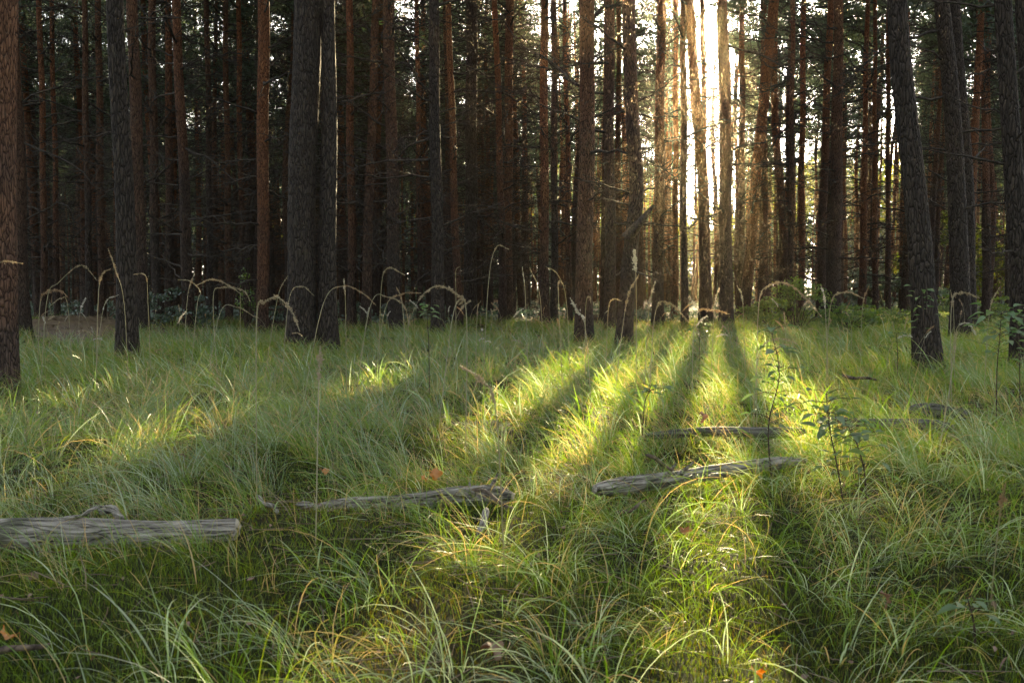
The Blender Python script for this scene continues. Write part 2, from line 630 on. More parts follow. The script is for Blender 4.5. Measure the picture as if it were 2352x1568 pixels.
# ------------------------------------------------------------------ where the low sun comes through the canopy
# u is measured across the sun's direction, v along it; (u0, u1, v0, v1) on the grass
CS, SS = math.cos(SUN_AZ), math.sin(SUN_AZ)
TE = math.tan(SUN_EL)


def uv(p):
    p = np.asarray(p, float)
    u = p[..., 0] * CS - p[..., 1] * SS
    v = p[..., 0] * SS + p[..., 1] * CS - (p[..., 2] - 0.3) / TE
    return u, v


GAPS = [(-0.15, 0.38, 2.2, 15.0), (0.40, 1.0, 4.6, 15.0), (-1.78, -1.05, 7.2, 12.8), (-1.02, -0.40, 6.2, 14.5),
        (1.12, 1.92, 7.0, 11.8), (-3.7, -3.15, 4.3, 6.1), (-3.15, -2.7, 5.6, 7.2), (-3.35, -2.8, 9.0, 11.4), (0.70, 1.10, 1.4, 3.2), (-0.90, -0.66, 4.2, 4.9),
        (-2.5, -2.1, 9.3, 12.2), (-0.35, 0.35, -4.0, 2.4),
        (-5.75, -4.6, -14.0, 8.5), (-8.45, -8.05, -8.0, 9.0), (-6.25, -5.85, -6.0, 8.0), (-7.4, -6.9, -8.0, 6.0)]


def in_gap(u, v, m=0.0):
    r = np.zeros(np.shape(u), bool)
    for a, b_, c, d in GAPS:
        r |= (u > a - m) & (u < b_ + m) & (v > c) & (v < d)
    return r


# ------------------------------------------------------------------ pine builders
def crown_arrays(rng, z0, z1, Rm, nb, m_needles, nl=0.15, nw=0.017, world_M=None, thin=1.0):
    """live crown: limbs plus needle tufts; returns an Acc"""
    acc = Acc()
    zb = z0 + (z1 - z0) * rng.random(nb) ** 0.85
    f = (zb - z0) / (z1 - z0)
    ln = Rm * (1 - 0.75 * f) * (0.55 + 0.45 * rng.random(nb)) * np.clip(0.6 + f * 2.5, 0, 1)
    az = rng.random(nb) * 2 * np.pi
    K = 5
    t = np.linspace(0, 1, K)
    rise = (0.15 + 0.75 * f + 0.2 * rng.normal(size=nb))
    curve = rng.normal(size=nb) * 0.25
    px = np.cos(az)[:, None] * t * ln[:, None] - np.sin(az)[:, None] * curve[:, None] * (t ** 2) * ln[:, None]
    py = np.sin(az)[:, None] * t * ln[:, None] + np.cos(az)[:, None] * curve[:, None] * (t ** 2) * ln[:, None]
    pz = zb[:, None] + (rise[:, None] * t - 0.2 * t ** 2) * ln[:, None]
    pts = np.stack([px, py, pz], -1)
    rad = (0.022 * (1 - 0.8 * t))[None, :] * np.ones((nb, 1))
    V, Q = tubes(pts, rad, 3)
    acc.add(V, Q, 1)
    # twigs with tufts
    nt_ = 13
    tt = 0.25 + 0.75 * rng.random((nb, nt_))
    seg = np.clip((tt * (K - 1)).astype(int), 0, K - 2)
    fr = tt * (K - 1) - seg
    bi = np.arange(nb)[:, None]
    base = pts[bi, seg] * (1 - fr[..., None]) + pts[bi, seg + 1] * fr[..., None]
    bd = norm(pts[bi, seg + 1] - pts[bi, seg])
    off = rng.normal(size=(nb, nt_, 3)) * np.array([0.24, 0.24, 0.16]) * (0.6 + 0.5 * ln[:, None, None] / max(Rm, .1))
    T = (base + off).reshape(-1, 3)
    D = norm(bd + norm(off) * 0.8 + np.array([0, 0, 0.35])).reshape(-1, 3)
    # three tufts per twig, strung along its direction
    T = np.concatenate([T, T + D * 0.16 + rng.normal(size=T.shape) * 0.05, T - D * 0.15 + rng.normal(size=T.shape) * 0.05])
    D = np.concatenate([D, D, D])
    keep = rng.random(len(T)) < thin
    if world_M is not None:
        W = T @ np.array(world_M.to_3x3()).T + np.array(world_M.translation)
        u, v = uv(W)
        keep &= ~in_gap(u, v, 0.0)
        # thin crowns in the lane where the sun stands
        da_ = np.abs(np.arctan2(W[:, 0], W[:, 1]) - SUN_AZ)
        keep &= ~((da_ < R(1.7)) & (v > 5.5) & (rng.random(len(T)) < 0.72))
    T, D = T[keep], D[keep]
    n = len(T)
    mN = m_needles
    dv = norm(D[:, None, :] * 0.8 + rng.normal(size=(n, mN, 3)) * 0.75)
    Lh = nl * (0.7 + 0.6 * rng.random((n, mN, 1)))
    sd = norm(np.cross(dv, rng.normal(size=(n, mN, 3))))
    b0 = T[:, None, :] + dv * 0.01
    w = nw * (0.7 + 0.6 * rng.random((n, mN, 1)))
    mid = b0 + dv * Lh * 0.45
    tip = b0 + dv * Lh
    V = np.stack([b0, mid - sd * w, tip, mid + sd * w], 2).reshape(-1, 3)
    Q = np.arange(len(V)).reshape(-1, 4)
    acc.add(V, Q, 0)
    return acc


def deadwood_arrays(rng, nb, z0, z1, lmin, lmax, thick=1.0, world_M=None):
    acc = Acc()
    zb = z0 + (z1 - z0) * rng.random(nb)
    az = rng.random(nb) * 2 * np.pi
    ln = (lmin + (lmax - lmin) * rng.random(nb) ** 1.4) * (0.55 + 0.45 * (zb - z0) / (z1 - z0))
    K = 6
    t = np.linspace(0, 1, K)
    dz = rng.normal(size=nb) * 0.16 - 0.02
    cv = rng.normal(size=nb) * 0.22
    pts = np.empty((nb, K, 3))
    pts[..., 0] = np.cos(az)[:, None] * t * ln[:, None] - np.sin(az)[:, None] * cv[:, None] * t ** 2 * ln[:, None]
    pts[..., 1] = np.sin(az)[:, None] * t * ln[:, None] + np.cos(az)[:, None] * cv[:, None] * t ** 2 * ln[:, None]
    pts[..., 2] = zb[:, None] + (dz[:, None] * t + rng.normal(size=nb)[:, None] * 0.14 * t ** 2) * ln[:, None]
    pts[:, 1:] += rng.normal(size=(nb, K - 1, 3)) * 0.02
    rad = (0.017 * (1 - 0.80 * t))[None, :] * thick * (0.6 + 0.5 * ln[:, None] / lmax)
    if world_M is not None:
        W = pts @ np.array(world_M.to_3x3()).T + np.array(world_M.translation)
        u, v = uv(W)
        keep = (~in_gap(u, v).any(1)) | (rng.random(nb) < 0.2)
        pts, rad, ln = pts[keep], rad[keep], ln[keep]
        nb = len(pts)
    V, Q = tubes(pts, rad, 3)
    acc.add(V, Q)
    ns = 7
    k = 1 + (rng.random((nb, ns)) * (K - 1.01)).astype(int)
    bi = np.arange(nb)[:, None]
    b0 = pts[bi, k]
    bd = norm(pts[bi, k] - pts[bi, k - 1])
    sl = ln[:, None, None] * (0.12 + 0.30 * rng.random((nb, ns, 1)))
    sd = norm(bd * 0.7 + rng.normal(size=(nb, ns, 3)) * np.array([0.7, 0.7, 0.45]))
    p1 = b0 + sd * sl * 0.5 + rng.normal(size=(nb, ns, 3)) * 0.015
    p2 = p1 + norm(sd + rng.normal(size=(nb, ns, 3)) * 0.35) * sl * 0.5
    sp = np.stack([b0, p1, p2], 2).reshape(-1, 3, 3)
    sr = np.array([0.0062, 0.0046, 0.0024])[None, :] * thick * np.ones((len(sp), 1))
    V, Q = tubes(sp, sr, 3)
    acc.add(V, Q)
    return acc


def trunk_arrays(rng, path, rad, sides, rough, flare=0.35, flare_h=0.8):
    path = np.asarray(path)
    K = len(path)
    h = path[:, 2] - path[0, 2]
    rad = np.asarray(rad) * (1 + flare * np.exp(-h / (flare_h * 0.4)))
    V, Q = tubes(path[None], rad[None], sides)
    V = V.reshape(K, sides, 3)
    cen = path[:, None, :]
    d = V - cen
    a = np.arange(sides) / sides * 2 * np.pi
    ph = rng.random(6) * 6.28
    n = (0.5 * np.sin(a[None] * 3 + h[:, None] * 0.7 + ph[0]) + 0.4 * np.sin(a[None] * 5 - h[:, None] * 1.9 + ph[1])
         + 0.5 * np.sin(a[None] * 2 + h[:, None] * 2.6 + ph[2]))
    n = n * 0.35 + rng.normal(size=(K, sides)) * 0.55
    d = d * (1 + rough * n)[..., None]
    # swollen whorls
    return (cen + d).reshape(-1, 3), Q


def branch_mesh(rng, i):
    K = 8
    t = np.linspace(0, 1, K)
    L_ = 1.0
    kink = rng.normal(size=(K, 3)) * 0.018
    kink[0] = 0
    up = rng.uniform(-0.25, 0.35)
    pts = np.stack([t * L_, rng.normal() * 0.15 * t ** 2, up * t + rng.normal() * 0.15 * t ** 2], -1) + kink
    acc = Acc()
    V, Q = tubes(pts[None], (0.016 * (1 - 0.85 * t) + 0.0012)[None], 5)
    acc.add(V, Q)
    ns = 11
    k = rng.integers(1, K, ns)
    b0 = pts[k]
    side = rng.normal(size=(ns, 3)) * np.array([0.25, 0.9, 0.5]) + np.array([0.7, 0, 0.05])
    sd = norm(side)
    sl = (0.12 + 0.28 * rng.random((ns, 1)))
    p1 = b0 + sd * sl * 0.5 + rng.normal(size=(ns, 3)) * 0.012
    p2 = p1 + norm(sd + rng.normal(size=(ns, 3)) * 0.4) * sl * 0.5
    V, Q = tubes(np.stack([b0, p1, p2], 1), np.array([0.0065, 0.0044, 0.0022])[None] * np.ones((ns, 1)), 4)
    acc.add(V, Q)
    b1 = np.concatenate([p1, p2 * 0.5 + p1 * 0.5])
    sd2 = norm(np.concatenate([sd, sd]) + rng.normal(size=(2 * ns, 3)) * 0.7)
    q1 = b1 + sd2 * 0.05
    q2 = q1 + sd2 * 0.06 + rng.normal(size=b1.shape) * 0.015
    V, Q = tubes(np.stack([b1, q1, q2], 1), np.array([0.0036, 0.0026, 0.0015])[None] * np.ones((2 * ns, 1)), 3)
    acc.add(V, Q)
    return acc.mesh('dead_branch', [M_TWIG])


RNG = np.random.default_rng(7)
BRANCHES = [branch_mesh(RNG, i) for i in range(14)]
CROWNS = []
for i in range(6):
    r_ = np.random.default_rng(100 + i)
    CROWNS.append(crown_arrays(r_, 9.0, 17.0, 2.1, 54, 6).mesh('pine_crown', [M_NEEDLE, M_TWIG]))
CROWNS_LOW = []
for i in range(5):
    r_ = np.random.default_rng(200 + i)
    CROWNS_LOW.append(crown_arrays(r_, 6.3, 16.5, 2.3, 66, 6).mesh('pine_crown', [M_NEEDLE, M_TWIG]))
DEAD = []
for i in range(7):
    r_ = np.random.default_rng(300 + i)
    DEAD.append(deadwood_arrays(r_, 85, 1.2, 10.5, 0.7, 2.2).mesh('dead_wood', [M_TWIG]))
DEAD_DENSE = []
for i in range(5):
    r_ = np.random.default_rng(330 + i)
    DEAD_DENSE.append(deadwood_arrays(r_, 130, 1.0, 9.0, 0.8, 2.5, 1.15).mesh('dead_wood', [M_TWIG]))
TRUNKS = []
for i in range(8):
    r_ = np.random.default_rng(400 + i)
    K = 46
    z = np.linspace(-0.1, 17.0, K)
    bx = 0.10 * np.sin(z * 0.35 + r_.random() * 6) + 0.05 * np.sin(z * 0.9 + r_.random() * 6)
    by = 0.10 * np.sin(z * 0.31 + r_.random() * 6)
    path = np.stack([bx - bx[0], by - by[0], z], -1)
    rad = 0.125 * (1 - z / 19.5) + 0.005
    V, Q = trunk_arrays(r_, path, rad, 10, 0.06)
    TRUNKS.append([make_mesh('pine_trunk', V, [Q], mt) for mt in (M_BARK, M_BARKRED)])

# ------------------------------------------------------------------ hero pines, measured on the photo
# (control points [(px, py)...] from base upward, width px at base, width px at top of frame, material, dead branches, label, anchor)
HERO = [
    ([(2, 838), (-2, 450), (2, 0)], 66, 62, 'F', 3, 'pine cut by the left edge with flaking reddish bark, nearest on that side', 'the flaky edge pine'),
    ([(46, 745), (36, 400), (24, 0)], 40, 34, 'B', 4, 'grey-brown pine directly behind the flaky pine at the left edge', None),
    ([(291, 785), (283, 450), (268, 0)], 50, 38, 'G', 2, 'tall grey pine with a thin sunlit right edge, left of the scene', 'the rim-lit grey pine'),
    ([(326, 742), (320, 450), (306, 0)], 34, 25, 'B', 7, 'pine close behind the right side of the rim-lit grey pine', None),
    ([(436, 735), (424, 400), (403, 0)], 29, 20, 'R', 13, 'slender pine with red upper bark and a slight leftward tilt, before the dark left stand', 'the red-topped pine'),
    ([(605, 740), (604, 400), (603, 0)], 28, 28, 'R', 9, 'straight orange-barked pine with a bright rim, left of the twin thick pines', 'the orange rimmed pine'),
    ([(690, 766), (693, 450), (704, 0)], 66, 66, 'G', 1, 'thickest pine of all, deeply furrowed dark bark, left one of the twin pair', 'the thick twin pines'),
    ([(751, 766), (752, 450), (754, 0)], 48, 32, 'G', 2, 'furrowed dark pine pressed against the right side of the thickest pine', None),
    ([(808, 736), (806, 400), (803, 0)], 22, 16, 'R', 12, 'slim reddish pine first to the right of the twin thick pines', None),
    ([(838, 736), (852, 350), (865, 0)], 25, 18, 'B', 12, 'slim pine tilting right as it rises, second to the right of the twin pines', None),
    ([(908, 738), (902, 400), (892, 0)], 32, 26, 'B', 10, 'sturdy brown pine with a sunlit right rim high up, near the middle left', 'the brown rimmed pine'),
    ([(1008, 745), (1002, 400), (995, 0)], 32, 23, 'G', 12, 'dark grey scaly pine standing forward at the middle of the stand', 'the grey scaly pine'),
    ([(1053, 730), (1042, 400), (1030, 0)], 20, 14, 'R', 10, 'thin orange pine just right of the grey scaly pine', None),
    ([(1080, 722), (1082, 350), (1083, 0)], 32, 26, 'G', 8, 'plain upright grey pine, straight as a post, right of the thin orange one', 'the post-straight pine'),
    ([(1156, 725), (1148, 350), (1137, 0)], 19, 13, 'R', 12, 'thin pine glowing orange at the top, first right of the post-straight pine', None),
    ([(1167, 722), (1168, 350), (1171, 0)], 22, 19, 'B', 12, 'brown pine standing before the orange-topped thin one', None),
    ([(1252, 730), (1250, 350), (1250, 0)], 22, 18, 'R', 10, 'reddish upright pine, left of a close pair at the middle', 'the middle pair'),
    ([(1273, 728), (1273, 350), (1273, 0)], 18, 14, 'B', 9, 'narrow dark pine, right of a close pair at the middle', None),
    ([(1307, 724), (1304, 350), (1296, 0)], 15, 9, 'R', 12, 'very thin pine between the middle pair and the broad mottled pine', None),
    ([(1341, 757), (1346, 450), (1351, 0)], 42, 34, 'B', 5, 'broad mottled pine with bleached scaly bark, forward in the middle right', 'the broad mottled pine'),
    ([(1403, 740), (1401, 400), (1398, 0)], 27, 24, 'B', 8, 'straight brown pine right of the broad mottled pine', None),
    ([(1433, 766), (1440, 640), (1450, 540), (1462, 450), (1463, 370), (1454, 270), (1445, 130), (1441, 0)], 38, 30, 'B', 8, 'crooked pine with a bent waist and a black broken snag low on its right', 'the crooked snag pine'),
    ([(1511, 728), (1514, 400), (1518, 0)], 28, 20, 'B', 9, 'upright dark pine immediately right of the crooked snag pine', None),
    ([(1549, 706), (1552, 350), (1553, 0)], 15, 10, 'R', 10, 'thin warm-toned pine left of the glow below the sun', None),
    ([(1571, 728), (1571, 350), (1571, 0)], 17, 14, 'B', 6, 'thin dark pine at the left side of the brightest gap', 'the bright gap'),
    ([(1624, 728), (1616, 430), (1604, 260), (1583, 0)], 30, 22, 'R', 6, 'curved pine bowing left toward the sun above the brightest gap', None),
    ([(1614, 722), (1617, 350), (1613, 0)], 16, 11, 'R', 5, 'thin pale pine crossing behind the curved one under the sun', None),
    ([(1669, 732), (1666, 400), (1658, 0)], 33, 24, 'B', 7, 'pine right beside the sun casting the long straight shadow on the grass', 'the shadow-casting pine'),
    ([(1701, 708), (1703, 350), (1705, 0)], 20, 12, 'B', 14, 'narrow twiggy pine just right of the shadow-casting pine', None),
    ([(1709, 716), (1741, 350), (1778, 0)], 26, 24, 'R', 8, 'steeply tilted pine leaning right across its neighbours', 'the steeply tilted pine'),
    ([(1753, 709), (1755, 350), (1756, 0)], 24, 14, 'B', 10, 'dark upright pine crossed by the steeply tilted one', None),
    ([(1816, 722), (1820, 350), (1822, 0)], 16, 10, 'B', 14, 'spindly dark pine rising from the sunlit bush', None),
    ([(1841, 716), (1843, 350), (1845, 0)], 16, 12, 'R', 10, 'spindly red pine right behind the sunlit bush', None),
    ([(1886, 718), (1894, 350), (1906, 0)], 22, 15, 'R', 9, 'lighter pine leaning right behind the stout dark pine', None),
    ([(1914, 722), (1920, 350), (1925, 0)], 36, 21, 'B', 13, 'stout dark pine with a thick base and long side branches, right of the bush', 'the stout dark pine'),
    ([(1979, 712), (1985, 350), (1994, 0)], 20, 10, 'R', 12, 'thin orange pine with upswept branches, right of the stout dark pine', None),
    ([(2008, 710), (2010, 350), (2012, 0)], 15, 9, 'R', 12, 'thin straight pine in front of the teal bush', None),
    ([(2040, 708), (2041, 350), (2041, 0)], 14, 9, 'R', 10, 'last thin red pine left of the big leaning pine', None),
    ([(2136, 802), (2118, 560), (2101, 375), (2082, 180), (2069, 0)], 62, 46, 'G', 3, 'big dark pine leaning left with its foot in near grass, right side', 'the big leaning pine'),
    ([(2209, 748), (2200, 400), (2164, 0)], 48, 34, 'G', 5, 'thick grey pine right of the big leaning pine, front one of a close pair', 'the thick grey pair'),
    ([(2232, 735), (2220, 400), (2189, 0)], 30, 25, 'G', 5, 'slimmer grey pine overlapping the right side of the thick grey one', None),
    ([(2265, 722), (2262, 350), (2249, 0)], 21, 12, 'R', 10, 'thin reddish pine between the thick grey pair and the right edge', None),
    ([(2340, 792), (2327, 400), (2301, 0)], 50, 38, 'G', 9, 'black-looking pine with broken branch stubs at the right edge', 'the right edge pine'),
    ([(2372, 785), (2368, 400), (2350, 0)], 46, 24, 'G', 5, 'pine half outside the right edge, close behind the black one', None),
    # darker, deeper pines of the left stand
    ([(100, 722), (96, 350), (90, 0)], 17, 12, 'R', 12, 'slim reddish pine in the dark stand, first right of the two left-edge pines', None),
    ([(128, 720), (125, 350), (120, 0)], 14, 10, 'R', 12, 'thin pine with a bright orange streak up high, in the far left stand', None),
    ([(205, 724), (200, 350), (196, 0)], 18, 12, 'B', 12, 'dark thin pine left of the rim-lit grey pine, deep in shade', None),
    ([(236, 722), (232, 350), (226, 0)], 20, 14, 'B', 12, 'dark pine nearly touching the rim-lit grey pine on its left', None),
    ([(362, 726), (354, 350), (347, 0)], 22, 17, 'B', 12, 'black shaded pine between the rim-lit grey pine and the red-topped one', None),
    ([(392, 724), (388, 350), (383, 0)], 22, 15, 'R', 12, 'dark red-brown pine touching the red-topped pine on its left', None),
    ([(482, 722), (478, 350), (474, 0)], 16, 12, 'B', 13, 'thin shaded pine first right of the red-topped pine', None),
    ([(524, 722), (521, 350), (518, 0)], 17, 12, 'B', 13, 'thin shaded pine second right of the red-topped pine', None),
    ([(556, 722), (552, 350), (549, 0)], 15, 11, 'R', 13, 'thin brown pine close left of the orange rimmed pine', None),
    ([(965, 722), (962, 350), (958, 0)], 14, 10, 'R', 13, 'thin deep-set pine between the brown rimmed and the grey scaly pine', None),
]
M_BARKFLAKE = bark_mat('pine_bark_flaking', (0.06, 0.035, 0.025), (0.13, 0.09, 0.07), (0.14, 0.06, 0.03), (0.30, 0.15, 0.08), z0=2.0, z1=4.5, sc=1.7)
GMAP = {'F': M_BARKFLAKE, 'B': M_BARK, 'R': M_BARKRED, 'G': M_BARKGREY}
hero_info = []
rng = np.random.default_rng(11)
for hi, (cp, wb, wt, mk, nbr, lab, anchor) in enumerate(HERO):
    d = float(G(cp[0][0], cp[0][1])[1])
    pw = [P(px, py, d) for px, py in cp]
    base = pw[0].copy()
    base[2] = float(gz(base[0], base[1]))
    # continue the lowest piece straight down to the soil
    sl = (pw[1] - pw[0]) / (pw[1][2] - pw[0][2])
    base[:2] = (pw[0] + sl * (base[2] - pw[0][2]))[:2]
    pw[0] = base
    H = 17.0 + rng.uniform(-1, 1.5)
    top = pw[-1]
    sl = (pw[-1] - pw[-2]) / (pw[-1][2] - pw[-2][2])
    sl = sl * np.array([0.6, 0.6, 1])
    ext = top + sl * (H - top[2])
    mid = (top + ext) / 2
    K = 150 if d < 18 else 90
    n_low = int(K * 0.62)
    low = catmull(pw, n_low)
    hi_ = catmull([top, mid, ext], K - n_low + 1)[1:]
    path = np.vstack([low, hi_])
    path[:, 1] += 0.06 * np.sin(path[:, 2] * 0.4 + hi)
    path[:, 0] += 0.012 * np.sin(path[:, 2] * 1.7 + hi * 2.1)
    rb = wb * S / F * d / 2 * 0.96
    rt = wt * S / F * d / 2 * 0.96
    zt = top[2]
    zz = path[:, 2]
    rad = np.where(zz < zt, rb + (rt - rb) * np.clip(zz / zt, 0, 1) ** 0.9, rt * np.clip(1 - (zz - zt) / (H - zt), 0.08, 1))
    loc = Vector(base)
    t = thing('pine_tree', lab, 'tree', loc, 'pines standing at the edge of the stand')
    sides = 40 if d < 18 else 18
    V, Q = trunk_arrays(np.random.default_rng(500 + hi), path - base + np.array([0, 0, -0.12]), rad, sides, 0.022 if d < 18 else 0.03, flare=0.6)
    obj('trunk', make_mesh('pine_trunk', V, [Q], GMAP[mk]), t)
    cr = obj('crown', CROWNS[hi % 6], t)
    ext_l = path[-1] - base
    cr.location = (float(np.interp(12, zz, path[:, 0]) - base[0]), float(np.interp(12, zz, path[:, 1]) - base[1]), 0.3)
    cr.rotation_euler = (0, 0, rng.uniform(0, 6.28))
    # individual dead branches
    nb_ = int(nbr * 2.2) + 2
    zmin = 1.0 if nbr > 7 else (2.0 if nbr > 3 else 2.6)
    for k in range(nb_):
        zk = zmin + (8.8 - zmin) * (k + rng.uniform(0, 1)) / nb_
        c = np.array([np.interp(zk, zz, path[:, j]) for j in range(3)]) - base
        rr = float(np.interp(zk, zz, rad))
        a = rng.uniform(0, 2 * np.pi)
        s = rng.uniform(0.45, 1.0) * (1.7 if d > 15 else 1.1) * (0.5 if nbr <= 3 else 1.0)
        bo = obj('dead_branch', BRANCHES[int(rng.integers(0, 14))], t)
        bo.location = (c[0] + math.cos(a) * rr * 0.85, c[1] + math.sin(a) * rr * 0.85, zk)
        bo.rotation_euler = (rng.uniform(-0.6, 0.6), rng.uniform(-0.35, 0.2), a)
        bo.scale = (s, s, s)
    hero_info.append((cp[1][0] * S, anchor, base[0], base[1], rb, t, path - base))
    u, v = uv(np.array([base[0], base[1], 0.3]))
    # print('hero', hi, round(d, 1), 'r', round(rb, 3), 'u', round(float(u), 2), lab[:40])

# the black broken snag on the crooked pine
cj = [i for i, h in enumerate(HERO) if 'crooked pine' in h[5]][0]
_, _, bx_, by_, _, tcj, _ = hero_info[cj]
pth = catmull([P(1440, 545, by_ - 0.05), P(1462, 520, by_ - 0.15), P(1478, 500, by_ - 0.2), P(1502, 470, by_ - 0.25)], 14) - np.array([bx_, by_, tcj.location.z])
V, Q = trunk_arrays(np.random.default_rng(3), pth, np.linspace(0.085, 0.022, 14), 12, 0.12, flare=0)
obj('branch_stub', make_mesh('branch_stub', V, [Q], M_TWIG), tcj)

# ------------------------------------------------------------------ the crowded stand behind
anchors = sorted([(h[0], h[1]) for h in hero_info if h[1]])
rng = np.random.default_rng(23)
hero_xy = np.array([(h[2], h[3]) for h in hero_info])
placed = [tuple(p) for p in hero_xy]
STRIPS = [(-0.10, 0.34), (0.42, 0.92), (-1.68, -1.12), (-0.98, -0.44), (1.15, 1.85), (-3.4, -2.85), (-5.0, -4.72)]
n_in = 0
n_try = 0
bg = []
outside = []
while n_in < 238 and n_try < 60000:
    n_try += 1
    y = 23 + (80 - 23) * rng.random() ** 0.95
    hw = 0.515 * y
    x = rng.uniform(-1.12, 1.12) * (hw + 2)
    px = 512 + x / y * F
    if y > 74 and abs(px - 700) < 10:
        continue
    md = 1.8 if y < 38 else 2.45
    if any((x - a) ** 2 + (y - c) ** 2 < md * md for a, c in placed):
        continue
    u, v = uv(np.array([x, y, 0.3]))
    blocked = False
    for a, c in STRIPS:
        if a - 0.14 < u < c + 0.14 and y < 48:
            blocked = True
    if blocked:
        continue
    # an open lane where the sun stands
    if abs(px - 707) < 5:
        continue
    inside = -10 < px < 1034
    if inside and px > 760 and rng.random() < 0.2:
        continue
    placed.append((x, y))
    if inside:
        bg.append((x, y, px, inside))
        n_in += 1
    else:
        outside.append((x, y))
print('background pines', len(bg), 'in view', n_in)
bg.sort(key=lambda b: b[1])
for i, (x, y, px, inside) in enumerate(bg):
    r_ = np.random.default_rng(9000 + i)
    if inside:
        la = [a for a in anchors if a[0] <= px]
        ra = [a for a in anchors if a[0] > px]
        depth = 'nearer rows' if y < 38 else ('middle rows' if y < 56 else 'farthest rows')
        if la and ra:
            where = 'between %s and %s' % (la[-1][1], ra[0][1])
        elif la:
            where = 'right of %s' % la[-1][1]
        else:
            where = 'left of %s' % ra[0][1]
        lab = 'slim pine in the %s, %s' % (depth, where)
        grp = 'slim pines of the %s %s' % (depth, where)
    else:
        lab = 'slim pine of the crowded stand standing outside the frame'
        grp = 'slim pines outside the frame'
    z0 = float(gz(x, y)) if y < 45 else float(gz(x, y))
    t = thing('pine_tree', lab, 'tree', (x, y, z0), grp)
    s = r_.uniform(0.88, 1.16)
    lean = (r_.normal() * 0.012, r_.normal() * 0.018)
    rz = r_.uniform(0, 6.28)
    t.rotation_euler = (lean[0], lean[1], 0)
    t.scale = (s, s, s)
    left = px < 520
    tk = obj('trunk', TRUNKS[i % 8][0 if r_.random() < 0.45 else 1], t)
    fat = r_.uniform(0.65, 1.25)
    tk.rotation_euler = (0, 0, rz)
    tk.scale = (fat, fat, 1)
    u, v = uv(np.array([x, y, 0.3]))
    Mw = Matrix.Translation((x, y, z0)) @ Matrix.Rotation(lean[0], 4, 'X') @ Matrix.Rotation(lean[1], 4, 'Y') @ Matrix.Scale(s, 4)
    if -5.8 < u < 3.6 and y > 27:
        da = deadwood_arrays(r_, 130 if left else 85, 1.1, 10.0, 0.7, 2.3, world_M=Mw)
        if da.n > 5200:
            obj('dead_wood', da.mesh('dead_wood', [M_TWIG]), t)
    else:
        dw = obj('dead_wood', (DEAD_DENSE[i % 5] if left else DEAD[i % 7]), t)
        dw.rotation_euler = (0, 0, r_.uniform(0, 6.28))
    low = left or px > 930
    if -9 < u < 3.2:
        sparse = 0.92
        me = crown_arrays(r_, 7.2 if low else 8.4, 17.0, 2.75, 90 if -2.6 < u < -0.1 else 64, 6, world_M=Mw, thin=sparse).mesh('pine_crown', [M_NEEDLE, M_TWIG])
        obj('crown', me, t)
    else:
        cr = obj('crown', CROWNS_LOW[i % 5] if low else CROWNS[i % 6], t)
        cr.rotation_euler = (0, 0, r_.uniform(0, 6.28))

# the same stand goes on around the clearing, beside and behind the viewpoint
rng = np.random.default_rng(91)
sur = []
while len(sur) < 80:
    a = rng.uniform(0, 2 * np.pi)
    rad_ = rng.uniform(9, 30)
    x, y = rad_ * math.cos(a), 6 + rad_ * math.sin(a)
    if y > -4 and abs(x) < 0.53 * max(y, 0) + 4.5:
        continue
    if any((x - p) ** 2 + (y - q) ** 2 < 4.0 for p, q in sur + placed + outside):
        continue
    u, v = uv(np.array([x, y, 0.3]))
    if -3.6 < u < 1.8 and y > 0:
        continue
    sur.append((x, y))
acc = Acc()
far_n = 0
while far_n < 520:
    y = rng.uniform(44, 112)
    x = rng.uniform(-1, 1) * 0.56 * y
    px = 512 + x / y * F
    if abs(px - 707) < 5:
        continue
    if px > 620 and rng.random() < .25:
        continue
    u, v = uv(np.array([x, y, 0.3]))
    if y < 60 and any(a_ - .1 < u < c_ + .1 for a_, c_ in STRIPS):
        continue
    far_n += 1
    zt = np.linspace(-.1, rng.uniform(14, 17), 7)
    r0 = rng.uniform(.07, .13)
    path = np.stack([x + rng.normal() * .012 * zt + .07 * np.sin(zt * .5 + far_n), y + 0 * zt, zt], -1)
    V, Q = tubes(path[None], (r0 * (1 - zt / 20))[None], 7)
    acc.add(V, Q, 3)
protos = []
for k in range(4):
    r_ = np.random.default_rng(950 + k)
    protos.append((crown_arrays(r_, 6.3, 16.5, 2.3, 40, 4, nl=0.22, nw=0.03), deadwood_arrays(r_, 45, 1.2, 9, 0.8, 2.3, 1.5)))
for k, (x, y) in enumerate(sur + outside):
    ca, da = protos[k % 4]
    an = rng.uniform(0, 6.28)
    c_, s_ = math.cos(an), math.sin(an)
    Rz = np.array([[c_, -s_, 0], [s_, c_, 0], [0, 0, 1]])
    o_ = np.array([x, y, float(gz(x, y))])
    for src in (ca, da):
        n0 = acc.n
        for Vs in src.V:
            acc.V.append(Vs @ Rz.T + o_)
            acc.n += len(Vs)
        for Fs, ms in zip(src.F, src.M):
            acc.F.append(Fs + n0)
            acc.M.append(0 if (src is ca and ms == 0) else 1)
    zt = np.linspace(-.1, 16, 9)
    path = np.stack([x + .1 * np.sin(zt * .4 + k), y + 0 * zt, zt], -1)
    V, Q = tubes(path[None], (0.14 * (1 - zt / 18))[None], 9)
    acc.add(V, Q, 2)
tag(obj('pine_wood', acc.mesh('pine_wood', [M_NEEDLE, M_TWIG, M_BARK, M_BARKFAR])), 'countless thin warm-brown pine stems filling the depth of the wood', 'woodland', kind='stuff')

